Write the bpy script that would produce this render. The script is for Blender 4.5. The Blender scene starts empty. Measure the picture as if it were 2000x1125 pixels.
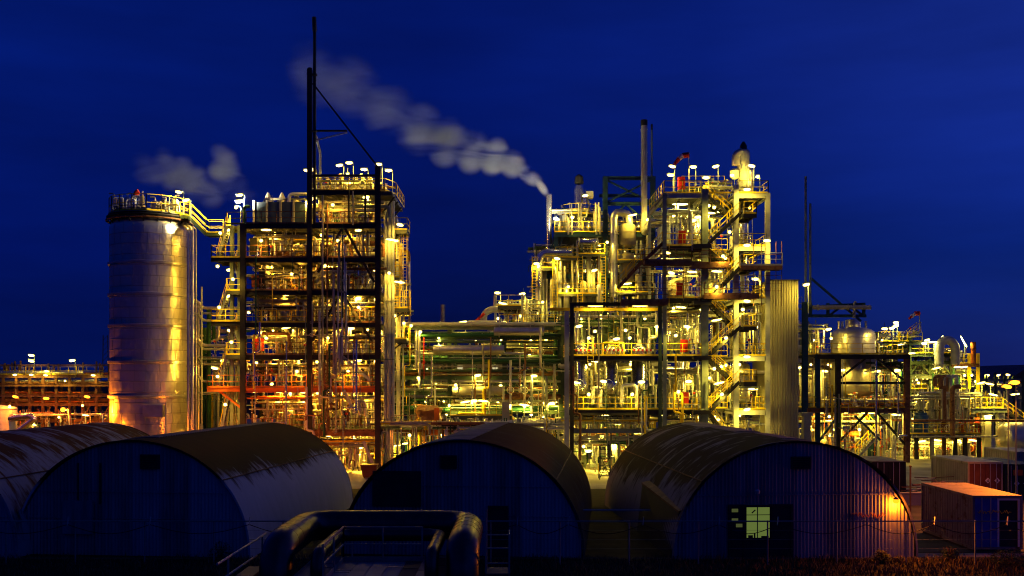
import bpy, math, random
from mathutils import Vector, Matrix
rng = random.Random(11)
sc = bpy.context.scene
COL = sc.collection
rad = math.radians

# ------------------------------------------------------------------ camera
F, EYE, HORIZ = 1944.0, 8.4, 740.0        # focal length in photo pixels, eye height in metres, horizon row
cam_data = bpy.data.cameras.new('camera')
cam = bpy.data.objects.new('camera', cam_data); COL.objects.link(cam)
cam.location = (0, 0, EYE); cam.rotation_euler = (rad(90), 0, 0)
cam_data.sensor_width = 36; cam_data.lens = 36 * F / 2000
cam_data.shift_y = (HORIZ - 562.5) / 2000
cam_data.clip_start = 0.5; cam_data.clip_end = 6000
sc.camera = cam

# ------------------------------------------------------------------ sky at blue hour, no sun above the horizon
wd = bpy.data.worlds.new('World'); sc.world = wd; wd.use_nodes = True
wn, wl = wd.node_tree.nodes, wd.node_tree.links
bgn = wn['Background']
sky = wn.new('ShaderNodeTexSky'); sky.sky_type = 'NISHITA'; sky.sun_disc = False
sky.sun_elevation = rad(-3.5); sky.sun_rotation = rad(62); sky.ozone_density = 6.0
tint = wn.new('ShaderNodeMix'); tint.data_type = 'RGBA'; tint.blend_type = 'MULTIPLY'; tint.inputs[0].default_value = 1.0
wl.new(sky.outputs[0], tint.inputs[6]); tint.inputs[7].default_value = (1.0, 2.5, 4, 1)
wtc = wn.new('ShaderNodeTexCoord'); wsx = wn.new('ShaderNodeSeparateXYZ'); wl.new(wtc.outputs['Generated'], wsx.inputs[0])
wr = wn.new('ShaderNodeValToRGB'); wl.new(wsx.outputs['Z'], wr.inputs[0])       # the afterglow's own blue, deeper towards the horizon
e = wr.color_ramp.elements; e[0].position = 0.0; e[0].color = (.001,.004,.058,1); e[1].position = .30; e[1].color = (.0012,.0075,.125,1)
e2 = e.new(.12); e2.color = (.0004,.0042,.085,1); e3 = e.new(.8); e3.color = (.001,.006,.075,1)
wmp = wn.new('ShaderNodeMapping'); wmp.inputs['Scale'].default_value = (1.6,1.6,8.0); wmp.inputs['Rotation'].default_value = (0,rad(25),0); wl.new(wtc.outputs['Generated'], wmp.inputs[0])
wno = wn.new('ShaderNodeTexNoise'); wno.inputs['Scale'].default_value = 1.6; wno.inputs['Detail'].default_value = 5; wl.new(wmp.outputs[0], wno.inputs['Vector'])
wmr = wn.new('ShaderNodeMapRange'); wmr.inputs[1].default_value = .3; wmr.inputs[2].default_value = .75; wmr.inputs[3].default_value = .72; wmr.inputs[4].default_value = 1.5; wl.new(wno.outputs['Fac'], wmr.inputs[0])
wax = wn.new('ShaderNodeMath'); wax.operation = 'ADD'; wax.inputs[1].default_value = .5; wl.new(wsx.outputs['X'], wax.inputs[0])
wrx = wn.new('ShaderNodeValToRGB'); wl.new(wax.outputs[0], wrx.inputs[0]); e = wrx.color_ramp.elements           # glow left in the west, to the right of the view
e[0].position = .05; e[0].color = (.5,1.3,1.25,1); e[1].position = .97; e[1].color = (6,3.2,2.0,1)
e4 = e.new(.42); e4.color = (.3,.8,.85,1); e5 = e.new(.68); e5.color = (1.3,1.2,1.05,1)
wmx = wn.new('ShaderNodeMix'); wmx.data_type = 'RGBA'; wmx.blend_type = 'MULTIPLY'; wmx.inputs[0].default_value = 1; wl.new(wr.outputs[0], wmx.inputs[6]); wl.new(wrx.outputs[0], wmx.inputs[7])
wmu = wn.new('ShaderNodeMix'); wmu.data_type = 'RGBA'; wmu.blend_type = 'MULTIPLY'; wmu.inputs[0].default_value = 1; wl.new(wmx.outputs[2], wmu.inputs[6]); wl.new(wmr.outputs[0], wmu.inputs[7])
wsc = wn.new('ShaderNodeVectorMath'); wsc.operation = 'SCALE'; wsc.inputs['Scale'].default_value = 8.2; wl.new(wmu.outputs[2], wsc.inputs[0])
wad = wn.new('ShaderNodeMix'); wad.data_type = 'RGBA'; wad.blend_type = 'ADD'; wad.inputs[0].default_value = 1
wl.new(tint.outputs[2], wad.inputs[6]); wl.new(wsc.outputs[0], wad.inputs[7])
wl.new(wad.outputs[2], bgn.inputs[0]); bgn.inputs[1].default_value = 0.1
sc.view_settings.view_transform = 'Standard'; sc.view_settings.look = 'None'
sc.view_settings.gamma = 1; sc.view_settings.use_curve_mapping = False
sc.view_settings.exposure = 0.0
cy = sc.cycles
cy.use_denoising = True; cy.max_bounces = 6; cy.diffuse_bounces = 4; cy.glossy_bounces = 3
cy.transmission_bounces = 4; cy.volume_bounces = 1; cy.sample_clamp_indirect = 4.0
cy.filter_width = 1.1; cy.caustics_reflective = False; cy.caustics_refractive = False; cy.volume_step_rate = 2.0

def X(px, D): return (px - 1000) / F * D
def Z(py, D): return EYE + (HORIZ - py) / F * D
def W(px, py, D): return Vector((X(px, D), D, Z(py, D)))

# ------------------------------------------------------------------ materials
def mat(name, col, metal=0.0, rough=0.6, var=0.25, scale=1.5, bump=0.0, rust=0.0, rust_col=(0.10, 0.035, 0.012)):
    m = bpy.data.materials.new(name); m.use_nodes = True
    n, l = m.node_tree.nodes, m.node_tree.links
    b = n['Principled BSDF']; b.inputs['Metallic'].default_value = metal; b.inputs['Roughness'].default_value = rough
    if metal < .3: b.inputs['Specular IOR Level'].default_value = .25
    tc = n.new('ShaderNodeTexCoord')
    no = n.new('ShaderNodeTexNoise'); no.inputs['Scale'].default_value = scale; no.inputs['Detail'].default_value = 5
    l.new(tc.outputs['Object'], no.inputs['Vector'])
    mr = n.new('ShaderNodeMapRange'); mr.inputs[1].default_value = 0.3; mr.inputs[2].default_value = 0.7
    mr.inputs[3].default_value = 1 - var; mr.inputs[4].default_value = 1 + var
    l.new(no.outputs['Fac'], mr.inputs[0])
    mx = n.new('ShaderNodeMix'); mx.data_type = 'RGBA'; mx.blend_type = 'MULTIPLY'; mx.inputs[0].default_value = 1
    mx.inputs[6].default_value = (*col, 1); l.new(mr.outputs[0], mx.inputs[7])
    out = mx.outputs[2]
    if rust:
        n2 = n.new('ShaderNodeTexNoise'); n2.inputs['Scale'].default_value = scale * 1.7; n2.inputs['Detail'].default_value = 8
        n2.inputs['Roughness'].default_value = 0.7
        l.new(tc.outputs['Object'], n2.inputs['Vector'])
        r2 = n.new('ShaderNodeMapRange'); r2.inputs[1].default_value = 0.66 - rust * 0.3; r2.inputs[2].default_value = 0.74 - rust * 0.3
        l.new(n2.outputs['Fac'], r2.inputs[0])
        m2 = n.new('ShaderNodeMix'); m2.data_type = 'RGBA'; l.new(r2.outputs[0], m2.inputs[0]); l.new(out, m2.inputs[6])
        m2.inputs[7].default_value = (*rust_col, 1); out = m2.outputs[2]
    l.new(out, b.inputs['Base Color'])
    if bump:
        bp = n.new('ShaderNodeBump'); bp.inputs['Strength'].default_value = 1.0; bp.inputs['Distance'].default_value = bump
        l.new(no.outputs['Fac'], bp.inputs['Height']); l.new(bp.outputs[0], b.inputs['Normal'])
    return m

def emit(name, col, s):
    m = bpy.data.materials.new(name); m.use_nodes = True
    n, l = m.node_tree.nodes, m.node_tree.links
    n.remove(n['Principled BSDF']); e = n.new('ShaderNodeEmission')
    e.inputs[0].default_value = (*col, 1); e.inputs[1].default_value = s
    l.new(e.outputs[0], n['Material Output'].inputs[0])
    return m

M = {
 'dark': mat('dark_painted_steel', (0.035, 0.032, 0.028), 0, 0.7, 0.3),
 'navy': mat('navy_painted_steel', (0.018, 0.05, 0.09), 0, 0.45, 0.3),
 'grey': mat('grey_green_painted_steel', (0.20, 0.24, 0.20), 0, 0.5, 0.25, rust=0.15),
 'pale': mat('pale_painted_steel', (0.42, 0.43, 0.40), 0, 0.5, 0.2, rust=0.1),
 'green': mat('green_painted_steel', (0.014, 0.065, 0.028), 0, 0.45, 0.25),
 'olive': mat('olive_painted_steel', (0.055, 0.085, 0.05), 0, 0.5, 0.25),
 'brown': mat('rusty_brown_steel', (0.20, 0.09, 0.04), 0, 0.7, 0.4, rust=0.4),
 'yellow': mat('yellow_safety_paint', (0.80, 0.56, 0.015), 0, 0.45, 0.15),
 'red': mat('red_paint', (0.55, 0.03, 0.015), 0, 0.5, 0.2),
 'orange': mat('orange_paint', (0.65, 0.16, 0.02), 0, 0.5, 0.2),
 'blue': mat('blue_plastic', (0.015, 0.05, 0.22), 0, 0.4, 0.15),
 'white': mat('white_painted_metal', (0.75, 0.74, 0.68), 0, 0.5, 0.12),
 'clad': mat('aluminium_cladding', (0.66, 0.62, 0.54), 0.85, 0.32, 0.22, 1.1, 0.05),
 'bright': mat('bright_cladding', (0.78, 0.74, 0.66), 0.92, 0.2, 0.15, 0.9, 0.04),
 'dullclad': mat('weathered_cladding', (0.36, 0.33, 0.26), 0.45, 0.5, 0.3, 1.2, 0.03, rust=0.15),
 'grating': mat('galvanised_grating', (0.07, 0.07, 0.065), 0.3, 0.6, 0.3),
 'tread': mat('galvanised_tread', (0.32, 0.33, 0.32), 0.4, 0.5, 0.2),
 'concrete': mat('concrete', (0.30, 0.28, 0.25), 0, 0.9, 0.25, 0.8, 0.02),
 'beige': mat('beige_cladding', (0.33, 0.30, 0.20), 0, 0.55, 0.12, 0.5),
 'black': mat('black_rubber', (0.012, 0.012, 0.013), 0, 0.6, 0.2),
 'tarp': mat('brown_wrapping', (0.22, 0.10, 0.05), 0.1, 0.45, 0.4, 1.2, 0.25),
}
L_YEL = emit('lamp_glow_yellow', (1.0, 0.72, 0.15), 14)
L_WARM = emit('lamp_glow_warm', (1.0, 0.58, 0.10), 14)
L_WHITE = emit('lamp_glow_white', (1.0, 0.82, 0.28), 14)
L_AMB = emit('lamp_glow_amber', (1.0, 0.68, 0.13), 14)
L_COOL = emit('lamp_glow_cool', (1.0, .9, .6), 14)
L_ORA = emit('lamp_glow_sodium', (1.0, 0.25, 0.008), 10)
L_BIG = emit('lamp_glow_tube', (1.0, 0.74, 0.22), 14)

# ------------------------------------------------------------------ mesh builder
class MB:
    def __init__(s): s.v = []; s.f = []; s.m = []; s.mi = 0
    def add(s, vs, fs):
        o = len(s.v); s.v += [tuple(v) for v in vs]
        for f in fs: s.f.append(tuple(i + o for i in f)); s.m.append(s.mi)
    def box(s, x0, x1, y0, y1, z0, z1):
        s.add([(x0,y0,z0),(x1,y0,z0),(x1,y1,z0),(x0,y1,z0),(x0,y0,z1),(x1,y0,z1),(x1,y1,z1),(x0,y1,z1)],
              [(0,3,2,1),(4,5,6,7),(0,1,5,4),(1,2,6,5),(2,3,7,6),(3,0,4,7)]); return s
    def bar(s, p, q, w, h, up=(0,0,1)):
        p, q = Vector(p), Vector(q); d = (q - p).normalized(); up = Vector(up)
        if abs(d.dot(up)) > 0.99: up = Vector((0,1,0))
        a = d.cross(up).normalized(); b = a.cross(d).normalized(); a *= w / 2; b *= h / 2
        s.add([p-a-b, p+a-b, p+a+b, p-a+b, q-a-b, q+a-b, q+a+b, q-a+b],
              [(0,1,2,3),(7,6,5,4),(0,4,5,1),(1,5,6,2),(2,6,7,3),(3,7,4,0)]); return s
    def ibeam(s, p, q, w, h, up=(0,0,1)):
        p, q = Vector(p), Vector(q); d = (q - p).normalized(); u = Vector(up)
        if abs(d.dot(u)) > 0.99: u = Vector((0,1,0))
        a = d.cross(u).normalized(); b = a.cross(d).normalized(); t = max(0.03, h * 0.09)
        o = b * (h / 2 - t / 2)
        s.bar(p+o, q+o, w, t, up); s.bar(p-o, q-o, w, t, up); s.bar(p, q, w*0.12+0.02, h-2*t, up); return s
    def ring(s, c, a, b, r, n): return [c + a*(r*math.cos(2*math.pi*i/n)) + b*(r*math.sin(2*math.pi*i/n)) for i in range(n)]
    def tube(s, pts, r, n=8, bend=None, cap=True, arc=3):
        pts = [Vector(p) for p in pts]
        if len(pts) > 2:
            out = [pts[0]]
            for i in range(1, len(pts)-1):
                p, a, b = pts[i], pts[i-1]-pts[i], pts[i+1]-pts[i]
                k = min(bend if bend else 2.2*r+0.04, a.length*0.48, b.length*0.48)
                if k < 1e-4: continue
                A, B = p + a.normalized()*k, p + b.normalized()*k
                for j in range(arc+1):
                    t = j/arc; out.append(A*(1-t)**2 + p*(2*t*(1-t)) + B*t*t)
            out.append(pts[-1]); pts = out
        d0 = (pts[1]-pts[0]).normalized()
        a = d0.orthogonal().normalized(); rings = []; dp = d0
        for i, p in enumerate(pts):
            if i == 0: d = d0
            elif i == len(pts)-1: d = (pts[i]-pts[i-1]).normalized()
            else:
                d = ((pts[i]-pts[i-1]).normalized() + (pts[i+1]-pts[i]).normalized())
                d = d.normalized() if d.length > 1e-6 else dp
            a = (a - d*a.dot(d)); a = a.normalized() if a.length > 1e-6 else d.orthogonal().normalized()
            rings.append(s.ring(p, a, d.cross(a), r, n)); dp = d
        vs = [v for g in rings for v in g]
        fs = [(k*n+i, k*n+(i+1)%n, (k+1)*n+(i+1)%n, (k+1)*n+i) for k in range(len(rings)-1) for i in range(n)]
        if cap: fs += [tuple(range(n-1,-1,-1)), tuple((len(rings)-1)*n+i for i in range(n))]
        s.add(vs, fs); return s
    def lathe(s, prof, o=(0,0,0), axis='z', n=20, arc=None):
        o = Vector(o); ax = {'z': (Vector((1,0,0)),Vector((0,1,0)),Vector((0,0,1))), 'x': (Vector((0,1,0)),Vector((0,0,1)),Vector((1,0,0))),
                             'y': (Vector((0,0,1)),Vector((1,0,0)),Vector((0,1,0)))}[axis]
        vs = []
        for r, h in prof: vs += s.ring(o + ax[2]*h, ax[0], ax[1], max(r, 1e-3), n)
        fs = [(k*n+i, k*n+(i+1)%n, (k+1)*n+(i+1)%n, (k+1)*n+i) for k in range(len(prof)-1) for i in range(n)]
        fs += [tuple(range(n-1,-1,-1)), tuple((len(prof)-1)*n+i for i in range(n))]
        s.add(vs, fs); return s
    def torus(s, c, R_, r, axis='z', n=16, m=6):
        c = Vector(c); vs = []; fs = []
        for i in range(n):
            t = 2*math.pi*i/n
            for j in range(m):
                u = 2*math.pi*j/m; q = R_ + r*math.cos(u); p = (q*math.cos(t), q*math.sin(t), r*math.sin(u))
                vs.append(c + Vector(p if axis == 'z' else (p[0], p[2], p[1]) if axis == 'y' else (p[2], p[0], p[1])))
        for i in range(n):
            for j in range(m): fs.append((i*m+j, ((i+1)%n)*m+j, ((i+1)%n)*m+(j+1)%m, i*m+(j+1)%m))
        s.add(vs, fs); return s
    def build(s, name, material, parent=None, base=None, smooth=True):
        me = bpy.data.meshes.new(name); o = Vector((0,0,0))
        if base is not None: o = Vector(base)
        elif parent is None and s.v:
            xs, ys, zs = zip(*s.v); o = Vector(((min(xs)+max(xs))/2, (min(ys)+max(ys))/2, min(zs)))
        elif parent is not None: o = Vector(parent.get('_o', (0,0,0)))
        me.from_pydata([(x-o.x, y-o.y, z-o.z) for x, y, z in s.v], [], s.f)
        for m in (material if isinstance(material, list) else [material]): me.materials.append(M[m] if isinstance(m, str) else m)
        if isinstance(material, list): me.polygons.foreach_set('material_index', s.m)
        if smooth:
            me.polygons.foreach_set('use_smooth', [True]*len(me.polygons)); me.set_sharp_from_angle(angle=0.7)
        me.update()
        ob = bpy.data.objects.new(name, me); COL.objects.link(ob)
        if parent is None: ob.location = o
        else:
            ob.parent = parent; ob['_o'] = tuple(o) if base is None else tuple(base)
        return ob

def tag(o, label=None, cat=None, group=None, kind=None):
    if label: o['label'] = label
    if cat: o['category'] = cat
    if group: o['group'] = group
    if kind: o['kind'] = kind
    return o
def thing(name, loc, label=None, cat=None, group=None, rotz=0.0):
    o = bpy.data.objects.new(name, None); COL.objects.link(o); o.empty_display_size = 0.3
    o.location = loc; o.rotation_euler = (0, 0, rotz)
    o['_o'] = tuple(loc) if not rotz else (0.0, 0.0, 0.0)
    return tag(o, label, cat, group)

# ---- deferred labels: description + place, told apart by order from the left where several read the same
ORD = 'first second third fourth fifth sixth seventh eighth ninth tenth eleventh twelfth thirteenth fourteenth fifteenth sixteenth seventeenth eighteenth nineteenth twentieth'.split()
ZONE = {}     # zone -> (phrase, deck heights, x of bay limits)
REG = []
def reg(o, desc, zone, cat, group=None, at=None):
    at = Vector(at if at is not None else o.location)
    ph, decks, xs = ZONE[zone]; where = ''
    if decks:
        k = sum(1 for d in decks if at.z >= d - 0.05)
        where = f'{ORD[max(k-1,0)]} storey of {ph}' if k <= len(decks) else f'atop {ph}'
    else: where = ph
    if xs:
        sx = at.x / at.y
        b = 'left' if sx < xs[0] else 'right' if sx > xs[1] else 'middle'
        where = f'{b} part of {where}' if not decks else f'{b} bay, {where}'
    if zone in ('yard',): where = ph
    o['category'] = cat
    if group: o['group'] = group
    REG.append((o, desc, where, at))
def finish_labels():
    by = {}
    for e in REG: by.setdefault((e[1], e[2]), []).append(e)
    for (d, w), es in by.items():
        es.sort(key=lambda e: e[3].x / e[3].y)
        for i, e in enumerate(es):
            if len(es) == 1: s = f'{d}, {w}'
            elif i == 0: s = f'{d}, {w}, leftmost'
            elif i == len(es)-1: s = f'{d}, {w}, rightmost'
            else: s = f'{d}, {w}, {ORD[i] if i < 20 else "farther"} from left'
            e[0]['label'] = s
    if bpy.app.background: print('LABELS', len(REG), len({e[0]['label'] for e in REG}), max(len(e[0]['label'].split()) for e in REG))

# ------------------------------------------------------------------ pipes
PIPES = []
MATWORD = {'clad':'steel','bright':'shiny','dullclad':'weathered','green':'green','olive':'olive','brown':'rusty','white':'white','pale':'pale','grey':'grey','dark':'dark','yellow':'yellow','red':'red','orange':'orange','navy':'navy','tarp':'brown','tread':'grey','ccream':'cream','stainless':'stainless'}
def pipe(pts, r, m, zone, valve=False, n=None, bend=None, desc=None, band=0):
    PIPES.append(dict(pts=[Vector(p) for p in pts], r=r, m=m, zone=zone, valve=valve, n=n or (8 if r < 0.15 else 12 if r < .4 else 20), bend=bend, desc=desc, band=band))
def valve_mb(mb, p, r, vertical):
    k = max(r*1.7, 0.09)
    if vertical:
        mb.lathe([(k,-k*1.2),(k,-k),(r*1.1,-k),(k*.9,0),(r*1.1,k),(k,k),(k,k*1.2)], p, 'z', 8)
        mb.bar(p, p+Vector((0,-3*k,0)), .04, .04); mb.torus(p+Vector((0,-3*k,0)), 1.5*k, .025, 'y', 10, 4)
    else:
        mb.lathe([(k,-k*1.2),(k,-k),(r*1.1,-k),(k*.9,0),(r*1.1,k),(k,k),(k,k*1.2)], p, 'x', 8)
        mb.bar(p, p+Vector((0,0,3*k)), .04, .04); mb.torus(p+Vector((0,0,3*k)), 1.5*k, .025, 'z', 10, 4)
def pipe_mesh(mb, q):
    mb.tube(q['pts'], q['r'], q['n'], q['bend'])
    a, b = q['pts'][0], q['pts'][1]
    if q['r'] > 0.05 and (b-a).length > 1.2:      # a flange on the first leg, joints along long ones
        d = (b-a).normalized(); k = int((b-a).length / 3.0) + 1
        for i in range(min(k, 6)):
            c = a + d * (0.5 + i*3.0) if 0.5 + i*3.0 < (b-a).length else None
            if c is not None: mb.tube([c - d*.04, c + d*.04], q['r']*1.35+.015, q['n'])
def emit_pipes(limit=292):
    def size(q):
        return sum(((a-b).length) for a, b in zip(q['pts'], q['pts'][1:])) * q['r'] / max(1, min(p.y for p in q['pts']))**2 * (.4 if q['pts'][0].z < 2.5 else 1)
    PIPES.sort(key=size, reverse=True)
    for q in PIPES[:limit]:
        mb = MB(); pipe_mesh(mb, q)
        o = mb.build('pipe', q['m'])
        ps = q['pts']; dz = max(p.z for p in ps)-min(p.z for p in ps); dh = max((Vector((a.x-b.x, a.y-b.y, 0)).length for a in ps for b in ps))
        th = 'thick' if q['r'] > .22 else 'thin' if q['r'] < .075 else 'medium'
        shape = 'upright pipe' if dz > 2.5*dh else 'level pipe' if dh > 2.5*dz else 'bent pipe'
        mid = sum(ps, Vector())/len(ps)
        reg(o, q['desc'] or f"{th} {MATWORD[q['m']]} {shape}", q['zone'], 'pipe', 'pipes of ' + ZONE[q['zone']][0], mid)
        if q['valve']:
            vm = MB(); a, b = ps[0], ps[1]; vm_p = a.lerp(b, 0.4)
            valve_mb(vm, vm_p, q['r'], abs((b-a).z) > .7*(b-a).length)
            v = vm.build('valve', 'red' if rng.random() < .2 else 'grey', None, base=o.location)
            v.location = (0,0,0); v.parent = o
    keys = sorted({q['m'] for q in PIPES[limit:]}); mb = MB()
    for q in PIPES[limit:]:
        mb.mi = keys.index(q['m']); pipe_mesh(mb, q)
        if q['valve'] and q['r'] > .04:
            a, b = q['pts'][0], q['pts'][1]; valve_mb(mb, a.lerp(b, .4), q['r'], abs((b-a).z) > .7*(b-a).length)
    if mb.v:
        o = mb.build('small_pipework', keys); tag(o, 'dense tangle of small pipes filling the plant frames', 'pipework', None, 'stuff')

# ------------------------------------------------------------------ steelwork parts
def column(root, x, y, z0, z1, w, m='dark', name='column'):
    mb = MB().ibeam((x, y, z0), (x, y, z1), w, w, (0,1,0)); return mb.build(name, m, root, smooth=False)
def beam(root, p, q, h, m='dark', name='beam', w=None):
    mb = MB().ibeam(p, q, w or h*.6, h); return mb.build(name, m, root, smooth=False)
def brace(root, p, q, w, m='dark'):
    return MB().bar(p, q, w, w, (0,1,0)).build('brace', m, root, smooth=False)
def deck(root, x0, x1, y0, y1, z, m='grating', name='deck', h=.3):
    mb = MB().box(x0, x1, y0, y1, z-.06, z)
    k = max(1, int((x1-x0)/1.5))
    for i in range(k+1):
        xx = x0 + .1 + (x1-x0-.2)*i/k; mb.bar((xx, y0+.02, z-.06-h*.33), (xx, y1-.02, z-.06-h*.33), .1, h*.66)
    mb.bar((x0+.003, y0+.05, z-.063-h/2), (x1-.003, y0+.05, z-.063-h/2), .1, h); mb.bar((x0+.003, y1-.05, z-.063-h/2), (x1-.003, y1-.05, z-.063-h/2), .1, h)
    return mb.build(name, m, root, smooth=False)
def railing(root, pts, m='yellow', h=1.1, name='railing', t=.06):
    mb = MB(); pts = [Vector(p) for p in pts]
    for a, b in zip(pts, pts[1:]):
        L = (b-a).length
        if L < .05: continue
        k = max(1, round(L/1.5))
        for i in range(k+1):
            p = a.lerp(b, i/k); mb.bar(p, p+Vector((0,0,h)), t, t)
        for hh in (h, h*.5): mb.bar(a+Vector((0,0,hh)), b+Vector((0,0,hh)), t*.9, t*.9)
        mb.bar(a+Vector((0,0,.08)), b+Vector((0,0,.08)), .02, .14)
    return mb.build(name, m, root, smooth=False)
def stair(root, a, b, width=1.0, m='tread', rm='yellow', axis='y'):
    """a flight from a (low) to b (high); width runs along +axis"""
    a, b = Vector(a), Vector(b); w = Vector((0,width,0)) if axis == 'y' else Vector((width,0,0)); mb = MB()
    for o in (Vector(), w): mb.bar(a+o, b+o, .06, .28)
    n = max(3, int(abs(b.z-a.z)/.2))
    d = (b-a); d.z = 0; d = d/n
    for i in range(n):
        p = a.lerp(b, (i+.5)/n); mb.bar(p, p+w, max(.22, d.length*.9), .04)
    s = mb.build('staircase', m, root, smooth=False)
    r = MB()
    for o in (Vector(), w):
        k = max(2, round((b-a).length/1.2))
        for i in range(k+1):
            p = a.lerp(b, i/k)+o; r.bar(p, p+Vector((0,0,1.05)), .06, .06)
        for hh in (1.05, .55): r.bar(a+o+Vector((0,0,hh)), b+o+Vector((0,0,hh)), .055, .055)
    r.build('stair_railing', rm, s, smooth=False)
    return s
def ladder(root, x, y, z0, z1, cage=True, m='yellow', w=.5, name='ladder'):
    mb = MB()
    for s in (-w/2, w/2): mb.bar((x+s, y, z0), (x+s, y, z1), .06, .06)
    z = z0+.3
    while z < z1: mb.bar((x-w/2, y, z), (x+w/2, y, z), .035, .035); z += .3
    if cage:
        z = z0 + 2.2
        while z < z1:
            mb.tube([(x-.38, y, z), (x-.4, y-.5, z), (x, y-.8, z), (x+.4, y-.5, z), (x+.38, y, z)], .03, 4); z += .8
        if z1 - z0 > 2.5:
            for dx, dy in ((-.39,-.45), (0,-.75), (.39,-.45)): mb.bar((x+dx, y+dy, z0+2.2), (x+dx, y+dy, z1), .04, .04)
    return mb.build(name, m, root, smooth=False)

# ------------------------------------------------------------------ equipment things
def vessel_v(x, y, z, r, h, m, zone, desc, bands=2, legs=True, nozzle=True, cat='vessel', name='pressure_vessel', head=.35):
    root = thing(name, (x, y, z)); lg = min(.5, h*.15) if legs else 0
    k = r*head; zb = z + lg + k; zt = z + h - k
    prof = [(r*.05, zb-k), (r*.55, zb-k*.88), (r*.87, zb-k*.45), (r, zb), (r, zt), (r*.87, zt+k*.45), (r*.55, zt+k*.88), (r*.05, zt+k)]
    MB().lathe(prof, (x,y,0), 'z', 28 if r > .6 else 18).build('shell', m, root)
    if bands:
        b = MB()
        for i in range(bands):
            zz = zb + (zt-zb)*(i+1)/(bands+1); b.lathe([(r*1.0,-.05),(r*1.02+.015,-.045),(r*1.02+.015,.045),(r,.05)], (x,y,zz), 'z', 24)
        b.build('band', m, root)
    if legs:
        for a in (45, 135, 225, 315):
            c, s = math.cos(rad(a))*r*.75, math.sin(rad(a))*r*.75
            MB().bar((x+c, y+s, z), (x+c, y+s, zb+k*.2), .1, .1).build('leg', 'grey', root, smooth=False)
    if nozzle:
        MB().tube([(x, y, zt+k*.9), (x, y, zt+k+r*.4)], r*.22, 10).tube([(x, y, zt+k+r*.36), (x, y, zt+k+r*.46)], r*.36, 10).build('nozzle', 'pale', root)
    reg(root, desc, zone, cat, None, (x, y, z + h*.4)); return root
def vessel_h(x, y, z, r, L, m, zone, desc, axis='x', name='heat_exchanger', cat='vessel', flange=True):
    root = thing(name, (x, y, z)); k = r*.45; zc = z + r + .35
    prof = [(r*.05,-L/2),(r*.6,-L/2+k*.2),(r*.9,-L/2+k*.6),(r,-L/2+k),(r,L/2-k),(r*.9,L/2-k*.6),(r*.6,L/2-k*.2),(r*.05,L/2)]
    MB().lathe(prof, (x,y,zc), axis, 22).build('shell', m, root)
    d = Vector((1,0,0)) if axis == 'x' else Vector((0,1,0))
    if flange:
        for s in (-1, 1):
            c = Vector((x,y,zc)) + d*s*(L/2-k*1.15); MB().tube([c-d*.06, c+d*.06], r*1.14, 22).build('flange', 'pale', root)
    for s in (-.28, .28):
        c = Vector((x,y,zc)) + d*s*L
        if axis == 'x': b = MB().box(c.x-.1, c.x+.1, y-r*.8, y+r*.8, z, zc-r*.3)
        else: b = MB().box(x-r*.8, x+r*.8, c.y-.1, c.y+.1, z, zc-r*.3)
        b.build('saddle', 'grey', root, smooth=False)
    reg(root, desc, zone, cat, None, (x, y, zc)); return root
def pump(x, y, z, zone, m='grey'):
    root = thing('pump', (x, y, z)); s = rng.uniform(.8, 1.25)
    MB().box(x-.6*s, x+.6*s, y-.25*s, y+.25*s, z, z+.15*s).build('base_plate', 'concrete', root, smooth=False)
    MB().lathe([(.2,-.3),(.22,-.28),(.22,.2),(.17,.3)], (x+.25*s,y,z+.42*s), 'x', 12).build('motor', m, root)
    MB().lathe([(.1,-.14),(.28,-.1),(.28,.1),(.1,.14)], (x-.3*s,y,z+.42*s), 'x', 12).tube([(x-.3*s,y,z+.5*s),(x-.3*s,y,z+.95*s)], .09, 8).build('casing', 'pale', root)
    reg(root, 'small motor pump', zone, 'pump', 'pumps', (x,y,z+.3))
def cabinet(x, y, z, w, h, m, zone, desc='small control cabinet'):
    root = thing('control_cabinet', (x, y, z))
    MB().box(x-w/2, x+w/2, y, y+.35, z+.25, z+.25+h).build('body', m, root, smooth=False)
    MB().box(x-w/2+.05, x+w/2-.05, y-.03, y-.002, z+.3, z+.2+h).build('door', m, root, smooth=False)
    for s in (-1, 1): MB().box(x+s*w*.4-.03, x+s*w*.4+.03, y+.1, y+.16, z, z+.25).build('leg', 'grey', root, smooth=False)
    reg(root, f"{MATWORD.get(m, m)} {desc}", zone, 'cabinet', 'control cabinets', (x,y,z+.5))
def extinguisher_box(x, y, z, zone):
    root = thing('fire_cabinet', (x, y, z))
    MB().box(x-.3, x+.3, y, y+.4, z+.1, z+1.25).build('body', 'red', root, smooth=False)
    MB().box(x-.25, x+.25, y-.03, y-.002, z+.16, z+1.18).build('door', 'red', root, smooth=False)
    MB().box(x-.33, x+.33, y-.05, y+.43, z, z+.1).build('plinth', 'grey', root, smooth=False)
    reg(root, 'red fire cabinet', zone, 'fire cabinet', 'red fire cabinets', (x,y,z+.5))

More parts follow.
